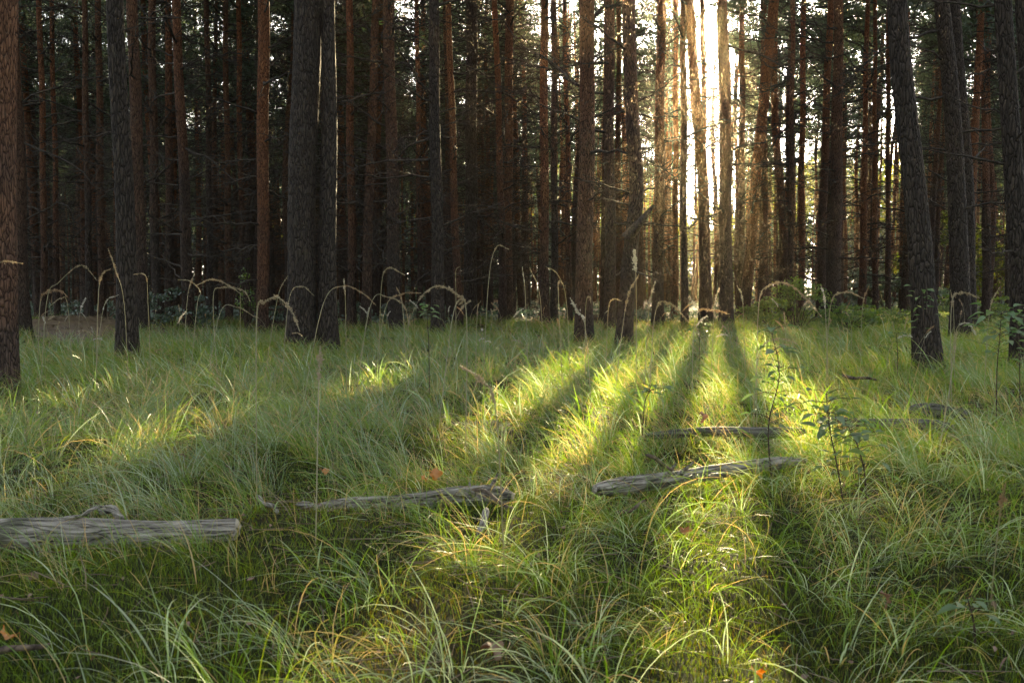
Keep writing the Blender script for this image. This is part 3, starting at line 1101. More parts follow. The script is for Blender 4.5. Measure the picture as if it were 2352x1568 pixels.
# ------------------------------------------------------------------ far broad-leaved wood closing the view
def leaf_cloud(rng, cen, rad3, n, size):
    """n leaf quads in ellipsoidal clumps"""
    k = rng.integers(0, len(cen), n)
    d = norm(rng.normal(size=(n, 3))) * (rng.random((n, 1)) ** 0.45)
    p = cen[k] + d * rad3[k]
    a = norm(rng.normal(size=(n, 3)) + np.array([0, 0, 0.3]))
    b_ = norm(np.cross(a, rng.normal(size=(n, 3))))
    c_ = np.cross(a, b_)
    s = size * (0.6 + 0.8 * rng.random((n, 1)))
    V = np.stack([p - b_ * s, p - c_ * s * 0.55, p + b_ * s, p + c_ * s * 0.55], 1).reshape(-1, 3)
    return V, np.arange(len(V)).reshape(-1, 4)


rng = np.random.default_rng(77)
acc = Acc()
n = 1500
fx = rng.uniform(-68, 70, n)
fy = rng.uniform(84, 112, n)
pxs = 512 + fx / fy * F
hmax = np.interp(pxs, [0, 250, 500, 600, 660, 745, 790, 850, 900, 1024], [18, 18, 18, 15, 9.0, 9.0, 13, 14, 16, 17])
fz = rng.random(n) * hmax
cen = np.stack([fx, fy, fz], -1)
rad3 = np.stack([rng.uniform(1.2, 2.6, n), rng.uniform(1.2, 2.6, n), rng.uniform(0.8, 1.7, n)], -1)
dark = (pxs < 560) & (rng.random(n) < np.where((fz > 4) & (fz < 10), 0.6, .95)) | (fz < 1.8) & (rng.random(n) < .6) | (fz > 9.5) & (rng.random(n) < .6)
V, Q = leaf_cloud(rng, cen[~dark], rad3[~dark], 80000, 0.15)
V[:, 2] = np.maximum(V[:, 2], 0.02)
acc.add(V, Q, 0)
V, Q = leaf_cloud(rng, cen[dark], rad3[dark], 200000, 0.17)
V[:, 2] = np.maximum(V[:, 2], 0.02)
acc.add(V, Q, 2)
n = 800
fx = rng.uniform(-66, 68, n)
fy = rng.uniform(82, 100, n)
fz = rng.random(n) * np.interp(512 + fx / fy * F, [0, 500, 650, 760, 1024], [6.5, 6.5, 6.5, 6.5, 6])
cen = np.stack([fx, fy, fz], -1)
rad3 = np.stack([rng.uniform(1.2, 2.4, n), rng.uniform(1.2, 2.4, n), rng.uniform(0.7, 1.3, n)], -1)
V, Q = leaf_cloud(rng, cen, rad3, 150000, 0.17)
V[:, 2] = np.maximum(V[:, 2], 0.02)
acc.add(V, Q, 2)
n = 900
fx = rng.uniform(-75, 95, n)
fy = rng.uniform(116, 165, n)
fz = rng.uniform(5, 17.5, n)
k = (np.abs(512 + fx / fy * F - 707) > 34) | (fz < 9)
cen = np.stack([fx, fy, fz], -1)[k]
rad3 = np.stack([rng.uniform(1.8, 3.5, n), rng.uniform(1.8, 3.5, n), rng.uniform(1.0, 2.2, n)], -1)[k]
V, Q = leaf_cloud(rng, cen, rad3, 70000, 0.42)
acc.add(V, Q, 2)
nt_ = 420
tx = rng.uniform(-68, 70, nt_)
ty = rng.uniform(80, 112, nt_)
tp_ = 512 + tx / ty * F
ok_ = np.abs(tp_ - 705) > 34
ok_ &= (tp_ < 620) | (rng.random(nt_) < .5)
tx, ty = tx[ok_], ty[ok_]
nt_ = len(tx)
hh = rng.uniform(13, 17, nt_)
pts = np.stack([np.stack([tx, ty, tx * 0], -1), np.stack([tx + rng.normal(size=nt_) * .2, ty, hh * 0.5], -1), np.stack([tx + rng.normal(size=nt_) * .5, ty, hh], -1)], 1)
V, Q = tubes(pts, np.array([0.16, 0.12, 0.04])[None] * np.ones((nt_, 1)), 6)
acc.add(V, Q, 1)
tag(obj('far_wood', acc.mesh('far_wood', [M_FARLEAF, M_BARKRED, M_DKBUSH])), 'yellow-green backlit leafy wood showing between the farthest pine stems', 'woodland', kind='stuff')

rng = np.random.default_rng(78)
n = 900
fy = 25 + 40 * rng.random(n) ** 1.3
fx = rng.uniform(-1, 1, n) * .56 * fy
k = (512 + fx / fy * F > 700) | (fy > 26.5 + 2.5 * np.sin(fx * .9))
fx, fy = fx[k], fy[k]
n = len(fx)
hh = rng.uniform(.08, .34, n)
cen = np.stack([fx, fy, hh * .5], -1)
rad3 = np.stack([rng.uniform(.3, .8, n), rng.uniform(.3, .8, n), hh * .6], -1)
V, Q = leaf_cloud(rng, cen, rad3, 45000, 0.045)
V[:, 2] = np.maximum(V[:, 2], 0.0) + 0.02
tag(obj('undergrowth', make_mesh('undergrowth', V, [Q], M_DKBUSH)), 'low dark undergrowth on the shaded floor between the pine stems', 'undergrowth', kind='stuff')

# ------------------------------------------------------------------ shrubs
def bush(name, label, px, py, d, w, h, mat, n, size, cat='shrub', group=None, lift=0.05, seed=1, stems=7):
    rng = np.random.default_rng(seed)
    x = float(P(px, py, d)[0])
    z = float(gz(x, d))
    t = thing(name, label, cat, (x, d, z), group)
    k = 26
    cen = np.stack([rng.uniform(-w / 2, w / 2, k), rng.uniform(-w / 2.4, w / 2.4, k), lift + h * (0.15 + 0.75 * rng.random(k))], -1)
    cen[:, 2] *= (1 - 0.55 * (np.abs(cen[:, 0]) / (w / 2)) ** 2)
    rad3 = np.stack([rng.uniform(.10, .24, k) * w, rng.uniform(.10, .24, k) * w, rng.uniform(.05, .13, k) * h], -1)
    V, Q = leaf_cloud(rng, cen, rad3, n, size)
    obj('foliage', make_mesh('foliage', V, [Q], mat), t)
    pts = np.stack([np.zeros((k, 3)), cen * np.array([.4, .4, .55]), cen], 1)
    pts[:, 0, :2] = cen[:, :2] * 0.12
    V, Q = tubes(pts[:k], np.array([0.012, 0.008, 0.003])[None] * np.ones((k, 1)), 4)
    obj('stem', make_mesh('stem', V, [Q], M_SAPSTEM), t)
    return t


bush('shrub', 'sunlit leafy bush around the foot of the spindly dark pine', 1832, 690, 22.0, 1.6, 1.25, M_BUSH, 2600, 0.030, seed=1)
bush('shrub', 'dark teal bush deep behind the thin straight pines', 2040, 660, 38.0, 3.6, 2.0, M_DKBUSH, 6500, 0.055, seed=2)
bush('shrub', 'low bush with pale-edged leaves left of the big leaning pine', 2010, 700, 24.0, 2.2, 0.6, M_BUSH, 1700, 0.035, seed=3)
bush('shrub', 'low leafy bush right of the stout dark pine foot', 1950, 700, 21.0, 1.2, 0.55, M_BUSH, 1100, 0.032, seed=4)
bush('shrub', 'feathery dark green shrub between the rim-lit grey and red-topped pines', 392, 690, 20.5, 1.5, 0.98, M_DKBUSH, 1700, 0.035, seed=5)
bush('shrub', 'small bright bush behind the thick grey pair on the right', 2255, 690, 27.0, 2.4, 0.8, M_BUSH, 2500, 0.035, seed=6)
bush('shrub', 'tuft of light green leaves on a thin stalk, left of orange rimmed pine', 568, 660, 19.0, 0.32, 1.3, M_BUSH, 260, 0.028, seed=7, lift=0.35)
bush('shrub', 'low bush along the left of the spindly dark pine', 1770, 690, 25.0, 1.6, 0.9, M_BUSH, 2200, 0.032, seed=8)
bush('shrub', 'sunlit yellow-green young beech far off, right of big leaning pine', 2165, 600, 44.0, 3.2, 5.5, M_FARLEAF, 5200, 0.07, cat='tree', seed=9)
bush('shrub', 'far green thicket between the thick grey pair and right edge', 2262, 620, 46.0, 3.0, 4.5, M_FARLEAF, 4200, 0.07, seed=10)


# ------------------------------------------------------------------ saplings with individually shaped leaves
def leaf_blades(rng, pos, dirs, L_, Wd, droop):
    """ovate folded leaves; pos (n,3) dirs (n,3)"""
    n = len(pos)
    t = np.array([0, .18, .42, .68, .88, 1.0])
    wp = np.array([0.02, .62, 1.0, .75, .33, 0.0])
    K = 6
    dirs = norm(dirs)
    up = np.array([0, 0, 1.0])
    side = norm(np.cross(dirs, up) + rng.normal(size=(n, 3)) * 0.25)
    nrm = np.cross(side, dirs)
    mid = pos[:, None] + dirs[:, None] * (t * 1)[None, :, None] * L_[:, None, None] - up * (droop[:, None, None] * (t ** 2)[None, :, None] * L_[:, None, None])
    w = wp[None] * Wd[:, None]
    l = mid - side[:, None] * w[..., None] + nrm[:, None] * w[..., None] * 0.30
    r = mid + side[:, None] * w[..., None] + nrm[:, None] * w[..., None] * 0.30
    V = np.stack([l, mid, r], 2).reshape(-1, 3)
    idx = np.arange(n * K * 3).reshape(n, K, 3)
    Q = np.concatenate([np.stack([idx[:, :-1, j], idx[:, :-1, j + 1], idx[:, 1:, j + 1], idx[:, 1:, j]], -1).reshape(-1, 4) for j in (0, 1)])
    return V, Q


def sapling(label, pxy, d, n_leaf, L0, seed, mat=M_SAP, spread=0.12, lowfrac=0.25, cat='sapling', name='sapling'):
    rng = np.random.default_rng(seed)
    pts = [P(px, py, d) for px, py in pxy]
    base = pts[0].copy()
    base[2] = float(gz(base[0], base[1])) - 0.02
    pts[0] = base
    t = thing(name, label, cat, base)
    path = catmull(pts, 16) - base
    hh = path[-1][2]
    V, Q = tubes(path[None], np.linspace(0.0042, 0.0015, 16)[None], 7)
    obj('stem', make_mesh('stem', V, [Q], M_SAPSTEM), t)
    f = lowfrac + (1 - lowfrac) * np.sort(rng.random(n_leaf)) ** 0.8
    f[-3:] = 1.0
    c = np.stack([np.interp(f, np.linspace(0, 1, 16), path[:, j]) for j in range(3)], -1)
    a = np.arange(n_leaf) * 2.4 + rng.random(n_leaf)
    out_ = rng.uniform(0.2, 1.0, n_leaf) * spread
    dirs = np.stack([np.cos(a), np.sin(a), rng.uniform(-.1, .45, n_leaf)], -1)
    pos = c + norm(dirs) * out_[:, None]
    V, Q = tubes(np.stack([c, (c + pos) / 2 + np.array([0, 0, .01]), pos], 1), np.array([.0018, .0014, .001])[None] * np.ones((n_leaf, 1)), 4)
    acc = Acc()
    acc.add(V, Q, 1)
    L_ = L0 * rng.uniform(0.65, 1.2, n_leaf)
    V, Q = leaf_blades(rng, pos, dirs, L_, L_ * rng.uniform(.24, .34, n_leaf), rng.uniform(0.1, .6, n_leaf))
    acc.add(V, Q, 0)
    obj('foliage', acc.mesh('foliage', [mat, M_SAPSTEM]), t)
    return t


sapling('slender sapling with pale narrow leaves rising through the sunlit strip, tallest of the near ones', [(1775, 1110), (1765, 980), (1790, 860), (1772, 760)], 4.6, 34, 0.062, 1, spread=0.10)
sapling('near sapling with dark teal leaves over the crossing logs', [(1940, 1180), (1925, 1080), (1905, 980), (1898, 905)], 4.1, 40, 0.066, 2, spread=0.12)
sapling('twiggy sapling with drooping leaves beside the teal-leaved one', [(1990, 1160), (1985, 1080), (1960, 1000), (1925, 950)], 4.2, 36, 0.060, 3, spread=0.13)
sapling('leafy sapling with long horizontal leaves before the right edge pine', [(2290, 930), (2290, 850), (2296, 780), (2300, 715)], 6.8, 46, 0.085, 4, spread=0.16, lowfrac=0.35)
sapling('sapling with glossy teal top leaves cut by the right edge', [(2345, 900), (2342, 820), (2338, 760), (2335, 725)], 7.2, 30, 0.08, 5, spread=0.12, lowfrac=0.5)
sapling('small sapling with few yellowing leaves against the big leaning pine', [(2125, 790), (2122, 750), (2120, 700), (2115, 665)], 10.2, 24, 0.085, 6, spread=0.12)
sapling('thin dark seedling with pointed green leaves at its tip, middle left', [(986, 850), (985, 790), (982, 740), (984, 700)], 8.6, 14, 0.085, 7, lowfrac=0.75, spread=0.06)
sapling('low seedling holding flat round pale leaves among grass, left of bright strip', [(1475, 960), (1480, 930), (1490, 900), (1495, 885)], 6.0, 16, 0.062, 8, lowfrac=0.5, spread=0.12)
sapling('short leafy seedling in shade between the two sunlit strips', [(1606, 840), (1606, 800), (1608, 765), (1606, 745)], 10.0, 22, 0.06, 9, lowfrac=0.2, spread=0.12)
sapling('leafless-looking thin seedling beneath the leaning pine, left of it', [(2060, 860), (2062, 820), (2060, 780), (2058, 765)], 9.4, 12, 0.06, 10, lowfrac=0.5, spread=0.07)
sapling('broad-leaved seedling low at the bottom right among blades', [(2240, 1480), (2238, 1440), (2230, 1400), (2222, 1372)], 2.7, 8, 0.06, 11, lowfrac=0.6, spread=0.05)

# ------------------------------------------------------------------ tall seeding grass stalks
# ([(px,py)...] base to tip, depth, head fraction, material, thickness, label)
ST = [
    ([(-50, 770), (-35, 650), (0, 602), (52, 604)], 7.5, .45, 'S', 1.0, 'seed head reaching in horizontally over the left edge pine'),
    ([(88, 765), (100, 690), (120, 648), (165, 607), (197, 643)], 8.5, .40, 'S', 1.0, 'long hooked stalk arching right in front of the left dark stand'),
    ([(82, 765), (93, 705), (112, 670), (145, 668), (162, 682)], 9.5, .55, 'R', 1.6, 'rust-coloured bushy seed head under the long hooked stalk'),
    ([(165, 765), (162, 705), (152, 684), (135, 700)], 9.5, .5, 'S', .8, 'small pale nodding head beneath the rust-coloured one'),
    ([(216, 770), (222, 690), (228, 630), (243, 617)], 8.5, .30, 'S', 1.1, 'upright stalk with a short bent tip left of the rim-lit grey pine'),
    ([(212, 770), (232, 710), (262, 676)], 9.0, .5, 'W', .8, 'slanting silvery head just left of the rim-lit grey pine foot'),
    ([(293, 775), (290, 700), (275, 620), (263, 572)], 8.0, .38, 'S', .9, 'tall thin stalk standing right in front of the rim-lit grey pine'),
    ([(345, 770), (343, 690), (341, 632), (316, 630)], 9.0, .30, 'S', .8, 'stalk hooking sharply left beside the rim-lit grey pine'),
    ([(432, 770), (448, 705), (452, 670), (425, 645), (390, 641)], 9.0, .45, 'S', .8, 'arched head pointing left before the red-topped pine'),
    ([(418, 765), (428, 690), (443, 626)], 9.5, .35, 'S', .9, 'upright head crossing the arched one before the red-topped pine'),
    ([(548, 770), (556, 700), (553, 668), (505, 641), (468, 656)], 8.6, .50, 'S', 1.1, 'upper of two parallel arched heads left of the orange rimmed pine'),
    ([(500, 770), (490, 690), (510, 660), (560, 666), (578, 692)], 8.8, .50, 'S', 1.1, 'lower of two parallel arched heads left of the orange rimmed pine'),
    ([(470, 775), (500, 720), (535, 705), (575, 730)], 8.4, .5, 'S', .8, 'low arching stalk beneath the two parallel heads'),
    ([(585, 830), (590, 740), (608, 695), (640, 682), (672, 712), (692, 758)], 4.2, .62, 'S', 1.1, 'soft thick nodding head close to the viewer before the twin thick pines'),
    ([(600, 770), (640, 690), (668, 632)], 8.5, .30, 'S', .8, 'slanting pale head against the thickest pine, left part'),
    ([(645, 775), (662, 690), (690, 657), (718, 678)], 8.8, .45, 'S', .8, 'arched pale head against the thickest pine trunk'),
    ([(690, 775), (738, 702), (782, 656), (828, 674), (856, 702)], 8.0, .50, 'R', .9, 'rust-tinged head arching right of the twin thick pines'),
    ([(795, 770), (795, 700), (793, 640)], 8.4, .28, 'W', .9, 'short silver spike upright right of the twin thick pines'),
    ([(868, 770), (876, 680), (892, 616), (935, 632)], 8.6, .38, 'S', .9, 'high bent stalk in front of the brown rimmed pine'),
    ([(935, 775), (924, 710), (908, 658)], 8.6, .35, 'R', 1.0, 'reddish upright head just right of the brown rimmed pine'),
    ([(812, 775), (850, 700), (890, 682), (925, 702), (935, 745)], 8.2, .5, 'S', 1.0, 'full nodding head left of the grey scaly pine'),
    ([(850, 775), (885, 715), (925, 675), (972, 672)], 8.0, .50, 'R', 1.0, 'orange-tinged head stretched horizontally towards the grey scaly pine'),
    ([(1068, 800), (1072, 730), (1050, 675), (1005, 656), (968, 680)], 5.6, .55, 'S', 1.2, 'thick arch-shaped head in front of the grey scaly pine, near'),
    ([(1005, 790), (1040, 720), (1066, 690), (1050, 700)], 6.5, .45, 'S', 1.1, 'drooping head below the thick arch-shaped one'),
    ([(1108, 760), (1122, 650), (1140, 567), (1170, 572)], 9.0, .20, 'S', .8, 'tallest lone stalk with curved tip right of the post-straight pine'),
    ([(1046, 760), (1048, 690), (1048, 625), (1058, 612)], 10.0, .30, 'S', .7, 'thin stalk left against the post-straight pine'),
    ([(1092, 775), (1096, 720), (1104, 690)], 9.5, .5, 'R', .8, 'short brown spike at the foot of the post-straight pine'),
    ([(1213, 775), (1207, 680), (1200, 612)], 10.0, .25, 'W', .7, 'thin upright stalk left of the middle pair'),
    ([(1250, 775), (1240, 680), (1216, 613)], 10.0, .25, 'S', .8, 'stalk leaning left across the middle pair'),
    ([(1310, 775), (1300, 690), (1280, 630), (1252, 612)], 10.0, .25, 'S', .7, 'long stalk tipping left before the very thin pine'),
    ([(1292, 775), (1284, 700), (1284, 645), (1298, 656)], 9.5, .30, 'S', .8, 'small hooked stalk left of the broad mottled pine'),
    ([(1360, 800), (1345, 750), (1328, 715), (1312, 684)], 7.5, .55, 'W', 1.4, 'fluffy pale head slanting before the broad mottled pine foot'),
    ([(1345, 770), (1344, 710), (1352, 680), (1354, 695)], 8.5, .35, 'S', .8, 'tiny looped tip in front of the broad mottled pine'),
    ([(1390, 775), (1396, 720), (1406, 687), (1426, 690)], 9.0, .40, 'S', .8, 'small arched head between broad mottled and crooked snag pines'),
    ([(1408, 790), (1440, 700), (1472, 628)], 7.5, .55, 'S', 1.1, 'greenish head slanting up before the crooked snag pine'),
    ([(1462, 780), (1462, 680), (1458, 574)], 7.5, .24, 'W', 2.0, 'fluffy white upright plume before the crooked snag pine'),
    ([(1478, 785), (1488, 710), (1500, 645)], 7.5, .45, 'W', 1.0, 'silvery leaning spike right of the white plume'),
    ([(1490, 790), (1505, 720), (1540, 698), (1582, 738)], 7.0, .60, 'S', 1.2, 'broad arched head low below the bright gap'),
    ([(1590, 790), (1600, 735), (1640, 712), (1688, 722)], 7.2, .60, 'R', 1.2, 'sunlit arched head at the top of the brightest grass strip'),
    ([(1632, 780), (1640, 710), (1650, 660)], 8.5, .35, 'W', .9, 'small bright spike in the brightest gap'),
    ([(1715, 780), (1703, 700), (1686, 655)], 8.0, .40, 'W', .9, 'glowing spike leaning left at the shadow-casting pine'),
    ([(1740, 790), (1745, 710), (1772, 655), (1822, 652), (1870, 690), (1905, 728)], 6.4, .72, 'S', 1.2, 'long drooping head spread over the sunlit bush'),
    ([(1908, 780), (1900, 710), (1894, 655)], 7.5, .45, 'W', 1.0, 'pale upright head before the stout dark pine'),
    ([(1898, 790), (1902, 710), (1930, 670), (1970, 684)], 7.5, .50, 'S', 1.0, 'arched head right of the stout dark pine foot'),
    ([(1978, 770), (1978, 710), (1990, 655)], 10.0, .4, 'R', .9, 'small warm spike over the low bush on the right'),
    ([(2190, 800), (2192, 710), (2222, 672), (2272, 684)], 7.6, .60, 'S', 1.3, 'full drooping head before the thick grey pair'),
    ([(2262, 800), (2275, 720), (2300, 660)], 8.0, .45, 'S', .9, 'slanting head between thick grey pair and right edge pine'),
    ([(2180, 830), (2185, 770), (2205, 740), (2218, 768)], 7.4, .45, 'W', 1.0, 'low pale hook at the foot of the thick grey pair'),
    ([(2196, 800), (2190, 720), (2182, 665)], 8.6, .3, 'S', .8, 'thin upright stalk right beside the big leaning pine'),
    ([(722, 1010), (724, 900), (720, 800)], 3.4, .42, 'S', 1.2, 'blurry upright plume close in front of the twin thick pines'),
    ([(1160, 1060), (1140, 950), (1105, 870), (1058, 838)], 3.2, .55, 'S', 1.0, 'blurry drooping head close to the viewer, middle of the grass'),
    ([(2276, 1270), (2275, 1180), (2268, 1092)], 3.1, .55, 'R', 1.0, 'tan upright spike near the right edge of the grass'),
    ([(1730, 900), (1745, 820), (1790, 778), (1840, 790)], 6.0, .5, 'S', .9, 'faint arched head over the sapling in the sunlit strip'),
    ([(2150, 1100), (2190, 900), (2218, 760)], 5.2, .2, 'S', .8, 'long straight bare straw slanting right of big leaning pine'),
]
HM = {'S': M_HEAD, 'W': M_HEADW, 'R': M_HEADB}
for i, (pl, d, hf, mk, th, lab) in enumerate(ST):
    rng = np.random.default_rng(1200 + i)
    pts = [P(px, py, d) for px, py in pl]
    n_ = len(pts)
    for k in range(n_):
        pts[k][1] += 0.06 * math.sin(i * 1.7) * k
    base = pts[0].copy()
    base[2] = float(gz(base[0], base[1])) - 0.02
    pts[0] = base
    path = catmull(pts, 30) - base
    seg = np.concatenate([[0], np.cumsum(np.linalg.norm(np.diff(path, axis=0), axis=1))])
    tot = seg[-1]
    px_len = sum(math.dist(pl[k], pl[k + 1]) for k in range(len(pl) - 1))
    hl = min(hf * px_len * S / F * d, 0.9 * tot)
    t = thing('grass_stalk', lab, 'grass stalk', base, 'seeding grass stalks along the forest edge')
    V, Q = tubes(path[None], np.linspace(0.0024, 0.0013, 30)[None] * (0.8 + 0.15 * th) * (1.0 + d * 0.04), 5)
    obj('stem', make_mesh('stem', V, [Q], M_STEM), t)
    # leaf on the stem
    ns = int(60 + 900 * hl)
    s0 = tot - hl
    sp = s0 + hl * rng.random(ns)
    c = np.stack([np.interp(sp, seg, path[:, j]) for j in range(3)], -1)
    c2 = np.stack([np.interp(np.minimum(sp + 0.03, tot), seg, path[:, j]) for j in range(3)], -1)
    tg = norm(c2 - c + 1e-6)
    f = (sp - s0) / hl
    env = np.sin(np.pi * np.clip(0.08 + 0.92 * f, 0, 1)) ** 0.6
    cl = np.sin(f * hl * 90 + rng.random() * 6) * 0.35 + 0.75
    dr = norm(tg * 1.25 + rng.normal(size=(ns, 3)) * 0.5 - np.array([0, 0, 0.25]))
    off = rng.normal(size=(ns, 3)) * 0.0036 * th * env[:, None]
    ln = (0.006 + 0.007 * rng.random(ns)) * th * (0.5 + 0.6 * env) * cl * (1 + 0.02 * d)
    sd = norm(np.cross(dr, rng.normal(size=(ns, 3))))
    w = ln * 0.20
    a0 = c + off
    m_ = a0 + dr * (ln * 0.5)[:, None]
    tp = a0 + dr * ln[:, None]
    sd2 = np.cross(dr, sd)
    V1 = np.stack([a0, m_ - sd * w[:, None], tp, m_ + sd * w[:, None]], 1).reshape(-1, 3)
    V2 = np.stack([a0, m_ - sd2 * w[:, None], tp, m_ + sd2 * w[:, None]], 1).reshape(-1, 3)
    V = np.concatenate([V1, V2])
    obj('seed_head', make_mesh('seed_head', V, [np.arange(len(V)).reshape(-1, 4)], HM[mk]), t)

# a loose fringe of thinner stalks, no two told apart
rng = np.random.default_rng(61)
fr_mesh = []
for i in range(9):
    r_ = np.random.default_rng(1500 + i)
    h_ = r_.uniform(.55, .9)
    bend = r_.uniform(.1, 1.9)
    t_ = np.linspace(0, 1, 22)
    th_ = .05 + bend * t_ ** 3.2
    d_ = np.stack([np.sin(th_), 0.15 * np.sin(t_ * 4 + i), np.cos(th_)], -1)
    path = np.vstack([[0, 0, 0], np.cumsum(d_ * h_ / 22, 0)])
    V, Q = tubes(path[None], np.linspace(.0026, .0012, 23)[None], 4)
    sm = make_mesh('stem', V, [Q], M_STEM)
    hl = r_.uniform(.10, .18)
    seg = np.linspace(0, h_, 23)
    ns = 110
    sp = h_ - hl * r_.random(ns)
    c = np.stack([np.interp(sp, seg, path[:, j]) for j in range(3)], -1)
    c2 = np.stack([np.interp(np.minimum(sp + .03, h_), seg, path[:, j]) for j in range(3)], -1)
    dr = norm(norm(c2 - c + 1e-6) * 1.2 + r_.normal(size=(ns, 3)) * .45 - np.array([0, 0, .2]))
    ln = r_.uniform(.008, .017, ns)[:, None]
    sd = norm(np.cross(dr, r_.normal(size=(ns, 3))))
    a0 = c + r_.normal(size=(ns, 3)) * .004
    V = np.stack([a0, a0 + dr * ln * .5 - sd * ln * .2, a0 + dr * ln, a0 + dr * ln * .5 + sd * ln * .2], 1).reshape(-1, 3)
    fr_mesh.append((sm, make_mesh('seed_head', V, [np.arange(len(V)).reshape(-1, 4)], [M_HEAD, M_HEADW, M_HEADB][i % 3])))
for i in range(84):
    y = rng.uniform(8.5, 19)
    px = rng.uniform(20, 1010)
    x = (px - 512) / F * y
    t = thing('grass_stalk', 'thin dry stalk in the loose fringe of stalks before the trees', 'grass stalk', (x, y, float(gz(x, y)) - .02), 'loose fringe of thin dry stalks before the trees')
    t.rotation_euler = (rng.normal() * .12, rng.normal() * .12, rng.uniform(0, 6.28))
    s_ = rng.uniform(.7, 1.15)
    t.scale = (s_, s_, s_)
    sm, hm = fr_mesh[i % 9]
    obj('stem', sm, t)
    obj('seed_head', hm, t)

# ------------------------------------------------------------------ logs and fallen wood
LOGS_XY = []


def log(name, label, pa, pb, za, zb, ra, rb, mat, seed, rough=0.08, bow=0.0, cut=True, group=None, cat='log', stubs=0):
    """pa, pb are photo points of the axis; za, zb heights of the axis"""
    rng = np.random.default_rng(seed)
    a = G(pa[0], pa[1], za)
    b_ = G(pb[0], pb[1], zb)
    L_ = np.linalg.norm(b_ - a)
    K = max(10, int(L_ * 60))
    tt = np.linspace(0, 1, K)
    path = a[None] * (1 - tt[:, None]) + b_[None] * tt[:, None]
    ph = rng.random(3) * 6
    path[:, 1] += bow * np.sin(tt * np.pi) + 0.012 * np.sin(tt * 9 + ph[0])
    path[:, 2] += 0.008 * np.sin(tt * 7 + ph[1])
    sides = 26
    rad = (ra + (rb - ra) * tt) * (1 if seed == 1 else (0.45 + 0.55 * np.clip(np.minimum(tt / .12, (1 - tt) / .12), 0, 1) ** .6))
    ang = np.arange(sides) / sides * 2 * np.pi
    V, Q = tubes(path[None], rad[None], sides)
    V = V.reshape(K, sides, 3)
    c = path[:, None]
    s = tt[:, None] * L_
    low = (np.sin(ang[None] * 2 + s * 3 + ph[0]) * .5 + np.sin(ang[None] * 3 - s * 5 + ph[1]) * .4 + np.sin(s * 14 + ph[2] + 0 * ang[None]) * .25)
    groove = rng.normal(size=(1, sides)) * 0.5
    fine = rng.normal(size=(K, sides)) * 0.25
    fine = (fine + np.roll(fine, 1, 0) + np.roll(fine, -1, 0)) / 2
    V = c + (V - c) * (1 + rough * (low + groove + fine))[..., None]
    # local frame with x along the log so that the grain runs lengthwise
    ex = (b_ - a) / L_
    ez = np.array([0, 0, 1.0])
    ey = norm(np.cross(ez, ex))
    ez = np.cross(ex, ey)
    Rm = np.stack([ex, ey, ez], 1)
    W = (V.reshape(-1, 3) - a) @ Rm
    pl = (path - a) @ Rm
    M = Matrix(((*Rm[0], a[0]), (*Rm[1], a[1]), (*Rm[2], a[2]), (0, 0, 0, 1)))
    nV = len(W)
    capA = nV
    W = np.vstack([W, pl[0] - [0.004, 0, 0], pl[-1] + [0.004, 0, 0]])
    i0 = np.arange(sides)
    tA = np.stack([np.full(sides, capA), np.roll(i0, -1), i0], -1)
    iN = (K - 1) * sides + i0
    tB = np.stack([np.full(sides, capA + 1), iN, np.roll(iN, -1)], -1)
    if cut:
        t = thing(name, label, cat, (0, 0, 0), group)
        t.matrix_world = M
        obj('wood', make_mesh('log_wood', W[:nV], [Q], mat), t)
        # ends as their own pieces, with a broken surface
        for tri, ring, cc, nm, sg in ((tA, i0, pl[0], 'cut_end', -1), (tB, iN, pl[-1], 'cut_end', 1)):
            rr = W[ring]
            in1 = cc + (rr - cc) * 0.55 + np.stack([rng.normal(size=sides) * 0.006, np.zeros(sides), np.zeros(sides)], -1) + np.array([sg * 0.006, 0, 0])
            Ve = np.vstack([rr, in1, cc[None] + [sg * 0.004, 0, 0]])
            j = np.arange(sides)
            q = np.stack([j, np.roll(j, -1), np.roll(j, -1) + sides, j + sides], -1)
            tr = np.stack([j + sides, np.roll(j, -1) + sides, np.full(sides, 2 * sides)], -1)
            obj(nm, make_mesh(nm, Ve, [q, tr], M_CUT), t)
        for k in range(stubs):
            f = rng.uniform(.15, .9)
            c0 = np.array([np.interp(f, tt, pl[:, j]) for j in range(3)])
            aa = rng.uniform(0.3, 2.8)
            dd = norm(np.array([rng.uniform(-.4, .4), math.cos(aa), abs(math.sin(aa)) + .1]))
            sp = np.stack([c0 + dd * ra * .7, c0 + dd * (ra + .03), c0 + dd * (ra + .06 + .05 * rng.random())])
            V, Q2 = tubes(sp[None], np.array([[.014, .010, .004]]), 7)
            obj('branch_stub', make_mesh('branch_stub', V, [Q2], mat), t)
    else:
        t = obj(name, make_mesh(name, W, [Q, tA, tB], mat))
        t.matrix_world = M
        tag(t, label, cat, group)
    LOGS_XY.append((a[:2].copy(), b_[:2].copy(), max(ra, rb)))
    return t


